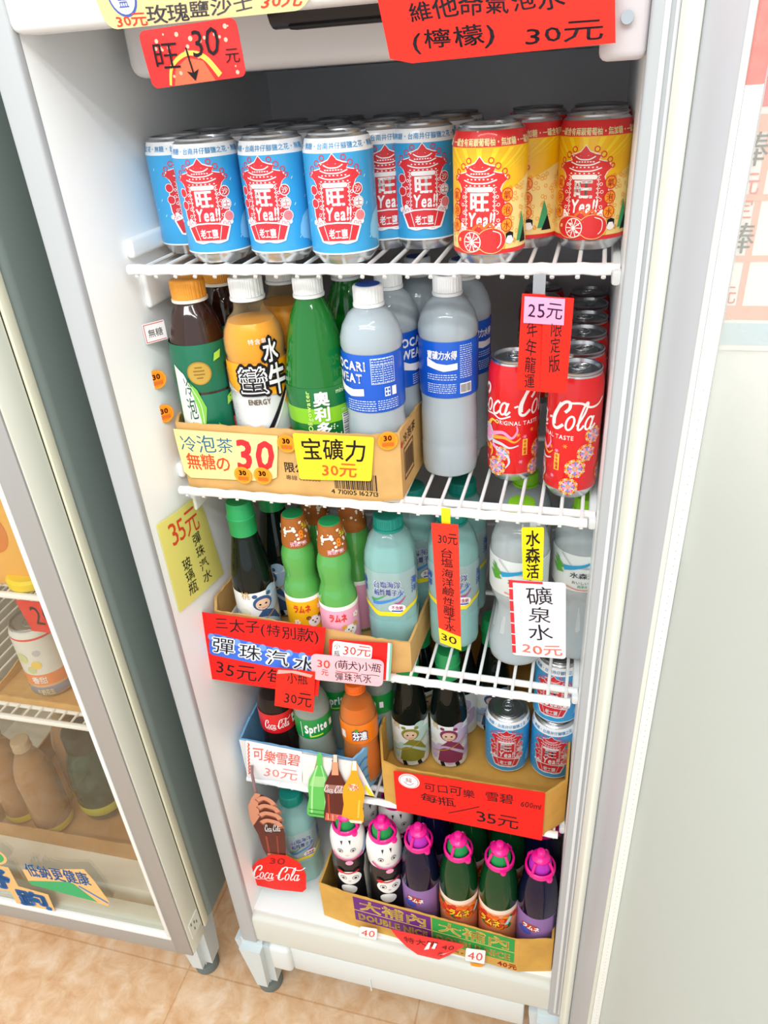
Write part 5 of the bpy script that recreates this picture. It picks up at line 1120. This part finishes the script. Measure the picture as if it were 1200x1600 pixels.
s.g.build('bottle_print', ds, 50, label='printed hand gripping a cola bottle')
g = G(); g.tube([(.026, -.0265, .535), (.020, -.016, .566), (.018, -.0085, .5310 + .045)], .0024, M('#8a6a6a', .4), 8); g.build('straw', ds)
# bottom tray signs
s = Sign([(.2369, .3172), (.3543, .3173), (.3314, .2570), (.2524, .2540)], -.0645, M('#e8262c', .35), pts=[(0, 1), (.05, .70), (.16, .34), (.34, .06), (.55, .0), (.76, .06), (.90, .40), (.97, .72), (1.0, .86), (.98, 1.0)])
s.t('特大罐 40', .16, .58, .90, .86, M('#5a1a1c', .5), .0, 1).p([(.86, .50), (.90, .62), (.80, .36), (.72, .30)], M('#f8c8c0', .3)).p([(.46, .42), (.53, .80), (.56, .80), (.54, .5)], PAPER_W, 1).p([(.58, .55), (.61, .82), (.65, .80), (.63, .55)], PAPER_W, 1).t('元', .70, .26, .78, .44, INK, 0, .5)
s.done('price_card', 'red melon slice shaped card on the bottom tray')
for c, y, l in (([(.1842, .2846), (.2123, .2845), (.2087, .2530), (.1788, .2520)], -.0600, 'white square 40 label on the purple panel side of the bottom tray'), ([(.3565, .2967), (.3864, .2983), (.3847, .2609), (.3543, .2590)], -.0625, 'white square 40 label near the green panel of the bottom tray')):
    s = Sign([(a, b + .012) for a, b in c], y, PAPER_W, .003); s.t('40', .12, .24, .88, .80, M('#e05048', .5), .0, 0); s.done('price_label', l, 'label')
s = Sign([(.3623, .2670), (.3846, .2691), (.3830, .2545), (.3640, .2545)], -.0618, ORG, pts=[(.0, 1), (.08, .5), (.4, .0), (.6, .0), (1, .8), (1, 1)]); s.done('price_sticker', 'torn orange sticker under the right white 40 label', 'sticker')

# ------------------------------------------------------------------ stickers on the closed fridge's glass and the goods behind it
def lf_sheet(name, label, c, pts, mat, art):
    """c: lower left corner in the left fridge's own frame (x from its right corner, z), size w x h"""
    x, z, w, h = c; o = LW(x, -.0005, z); a = math.radians(RL); mp = plane(o, (math.cos(a), math.sin(a), 0), (0, 0, 1)); g = G(); sheet(g, mp, [(p * w, q * h) for p, q in pts], mat, .0006); art(g, mp, w, h)
    return tag(g.build(name, smooth=0), label, 'sticker')
TAN, LBL, LGR = M('#e9b878', .5), M('#3f7fc4', .5), M('#3aa96a', .5)
def a1(g, mp, w, h):
    g.poly(mp, [(0, .30 * h), (.55 * w, .52 * h), (.62 * w, .50 * h), (.84 * w, .06 * h), (.02 * w, .20 * h)], LGR, .0009, 0); g.text(mp, '低鈉更健康', (.05 * w, .50 * h, .86 * w, .88 * h), LBL, .0009, .02, maxe=0, rot=3); g.stroke(mp, [(.68 * w, .46 * h), (.98 * w, .10 * h)], .004, LBL, .0009)
lf_sheet('glass_sticker', 'tan and green pennant sticker with blue lettering on the glass door', (-.283, .292, .152, .098), [(0, .25), (0, .62), (.85, 1), (.92, .7), (1, .14), (.96, .0), (.84, .03)], TAN, a1)
def a2(g, mp, w, h):
    g.text(mp, '舒', (.06 * w, .42 * h, .56 * w, .95 * h), LBL, .0009, .06, maxe=0); g.text(mp, '跑', (.52 * w, .06 * h, .96 * w, .50 * h), LBL, .0009, .06, maxe=0)
lf_sheet('glass_sticker', 'stepped tan sticker with two big blue characters on the glass door', (-.405, .228, .150, .122), [(.0, .38), (.46, .38), (.46, .02), (.98, .0), (1, .5), (.62, .56), (.62, 1), (0, 1)], TAN, a2)
def a3(g, mp, w, h):
    g.disc(mp, w / 2, h / 2, w * .45, LGR, .0009, h * .42, 24, 0); g.text(mp, 'BIC', (.2 * w, .3 * h, .86 * w, .7 * h), PAPER_W, .0012, .04, maxe=0)
lf_sheet('glass_sticker', 'green oval sticker with white letters on the glass door', (-.415, .348, .110, .062), [(.5 + .5 * math.cos(a * .2618), .5 + .5 * math.sin(a * .2618)) for a in range(24)], TAN, a3)
def carton(name, label, x, y, z, w, d, h, rz, m1, m2, top, cat, txt=None, group=None):
    t = thing(name, label, cat, (x, y, z), rz, group); g = G(); g.box(-w / 2, w / 2, -d / 2, d / 2, 0, h, m1, .003, 2); mp = plane((-w / 2, -d / 2, 0), (1, 0, 0), (0, 0, 1))
    g.disc(mp, w * .5, h * .52, w * .34, m2, .0006, h * .2, 22, 0); g.rect(mp, 0, h * .86, w, h * .9, m2, .0006, 0)
    if txt: g.text(mp, txt, (w * .3, h * .42, w * .7, h * .62), INK, .0009, .03, maxe=0)
    g.build('carton_body', t); g = G(); g.box(-w / 2 + .004, w / 2 - .004, -.004, .004, h - .002, h + top, m1, .001); g.build('top_fold', t); return t
carton('juice_carton', 'yellow and orange juice carton on the upper shelf of the closed fridge', -.290, .012, .8925, .075, .075, .17, 4, M('#eeb45a', .5), M('#d8803a', .5), .022, 'carton')
carton('juice_carton', 'amber carton behind the yellow one in the closed fridge', -.370, .060, .8925, .07, .07, .15, -6, M('#d9a44a', .5), M('#b98a3a', .5), .02, 'carton')
g = G(); g.lathe([(0, 0), (.030, 0), (.034, .004), (.034, .014), (.030, .018), (0, .018)], M('#f0d11e', .4), 32); tag(g.build('jar_lid', loc=LW(-.150, .112, .892)), 'yellow round lid lying at the edge of the closed fridge shelf', 'lid')
s = Sign([(-.2740, .8830), (-.2200, .8850), (-.2120, .8260), (-.2660, .8240)], -.0385, M('#d8302c', .5)); s.t('20', .30, .25, .90, .80, INK, 0, 1); s.done('price_card', 'red 20 price card hanging on the upper shelf of the closed fridge')
def cream_can():
    t = thing('drink_can', 'white and orange drink can on the lower shelf of the closed fridge', 'can', (-.3360, .030, .6455), 14); h, r = .138, .0375
    g = G(); g.lathe([(0, .004, ALU), (.028, .004), (.030, 0), (.034, .004), (r, .01, M('#8d93a8', .4)), (r, .026, M('#dcae86', .4)), (r, .030, M('#e58a52', .4)), (r, .052, M('#d9dad6', .35)), (r, .120, M('#d8504a', .4)), (r, .124, M('#d9dad6', .35)), (.034, .132, ALU), (.0325, .136)], ALU, 44); mp = cyl(r)
    for u, v, q, c in ((-.016, .085, .010, '#c9cf9a'), (.004, .072, .008, '#e6c86a'), (.010, .095, .006, '#b9bcc0'), (-.006, .062, .007, '#c4c89a')): g.disc(mp, u, v, q, M(c, .5), .0005, n=16)
    g.text(mp, '牛奶花生', (-.010, .010, .016, .022), M('#f0d8a0', .5), .0006, .03); g.text(mp, '香甜', (-.012, .034, .012, .048), PAPER_W, .0006, .03); g.build('can_body', t); lid(t, h, r, .033)
cream_can()
tray('cardboard_tray', 'low cardboard tray under the white can in the closed fridge', [(-.42, -.022), (-.205, -.016), (-.205, .26), (-.42, .25)], .6425, [.012, .012, .05, .05], CARD)
carton('tea_carton', 'red and gold tea carton, front one beside the white can', -.2800, .060, .646, .052, .05, .125, -3, M('#d8452e', .45), M('#f0c04a', .5), .012, 'carton', '茶', 'red and gold tea cartons')
carton('tea_carton', 'red and gold tea carton, rear one beside the white can', -.2800, .118, .646, .052, .05, .125, -3, M('#d8452e', .45), M('#f0c04a', .5), .012, 'carton', '茶', 'red and gold tea cartons')
carton('tea_carton', 'dark green carton behind the white can in the closed fridge', -.352, .120, .646, .07, .05, .13, 2, M('#3f5a3a', .5), M('#7d8a3a', .5), .01, 'carton')
tray('cardboard_tray', 'wide tan tray on the floor of the closed fridge', [(-.585, -.018), (-.190, -.006), (-.190, .20), (-.585, .19)], .2455, [.040, .046, .06, .06], M('#b98f5e', .8, var=.08, scale=25))
MT = [(0, .002), (.028, 0), (.034, .006), (.035, .02), (.035, .13), (.034, .15), (.028, .175), (.018, .20), (.0145, .21), (.0145, .222)]
def milk_tea():
    t = thing('milk_tea_bottle', '', 'bottle'); g = G(); g.lathe(MT, CLEAR('#efe2cc', '#c9a684', .25), 36); g.build('bottle_body', t)
    g = G(); g.lathe([(max(0, r - .0014), z + .001) for r, z in MT if z < .19] + [(0, .186)], M('#b7936e', .4), 32); g.build('drink', t); g = G(); g.lathe([(.0352, .008), (.0356, .01), (.0356, .022), (.0352, .024)], M('#e0c83a', .5), 36); g.build('label', t)
    cap(t, .0160, .212, .232, M('#b9a184', .5)); return t
MILK = Kind(milk_tea)
for x, y, l in ((-.548, .040, 'tan milk tea bottle outermost on the floor of the closed fridge'), (-.472, .030, 'tan milk tea bottle, middle of three in the closed fridge'), (-.455, .118, 'tan milk tea bottle next to the dark green jar')): MILK.put((x, y, .2485), 0, l, 'milk tea bottles in the closed fridge')
t = thing('green_jar', 'dark teal round jar on the floor tray of the closed fridge', 'jar', (-.392, .085, .2485)); g = G(); g.lathe([(0, 0), (.030, 0), (.040, .010), (.044, .03), (.045, .10), (.042, .135), (.034, .165), (.028, .18)], CLEAR('#1f5a52', '#0f4a42', .85, .08), 40); g.build('jar_body', t)
g = G(); g.lathe([(.0440, .026), (.0452, .032), (.0455, .044), (.0452, .048)], M('#c9c83a', .5), 40); g.build('label', t); g = G(); g.lathe([(.029, .175), (.032, .18), (.032, .215), (.029, .22), (0, .22)], M('#22302e', .5), 40, shape=ridged(40, .01)); g.build('lid', t)
g = G(); g.lathe([(0, 0), (.03, .006), (.034, .03), (.024, .05), (0, .054)], M('#d2935e', .5), 30); tag(g.build('orange_fruit', loc=(-.290, .120, .4190)), 'round orange fruit behind the dark teal jar in the closed fridge', 'fruit')
g = G(); g.box(-.09, .09, -.05, .05, 0, .17, M('#8a6444', .8, var=.08, scale=20), .003); tag(g.build('carton_box', loc=(-.29, .130, .2485)), 'brown carton box at the back of the closed fridge', 'box')
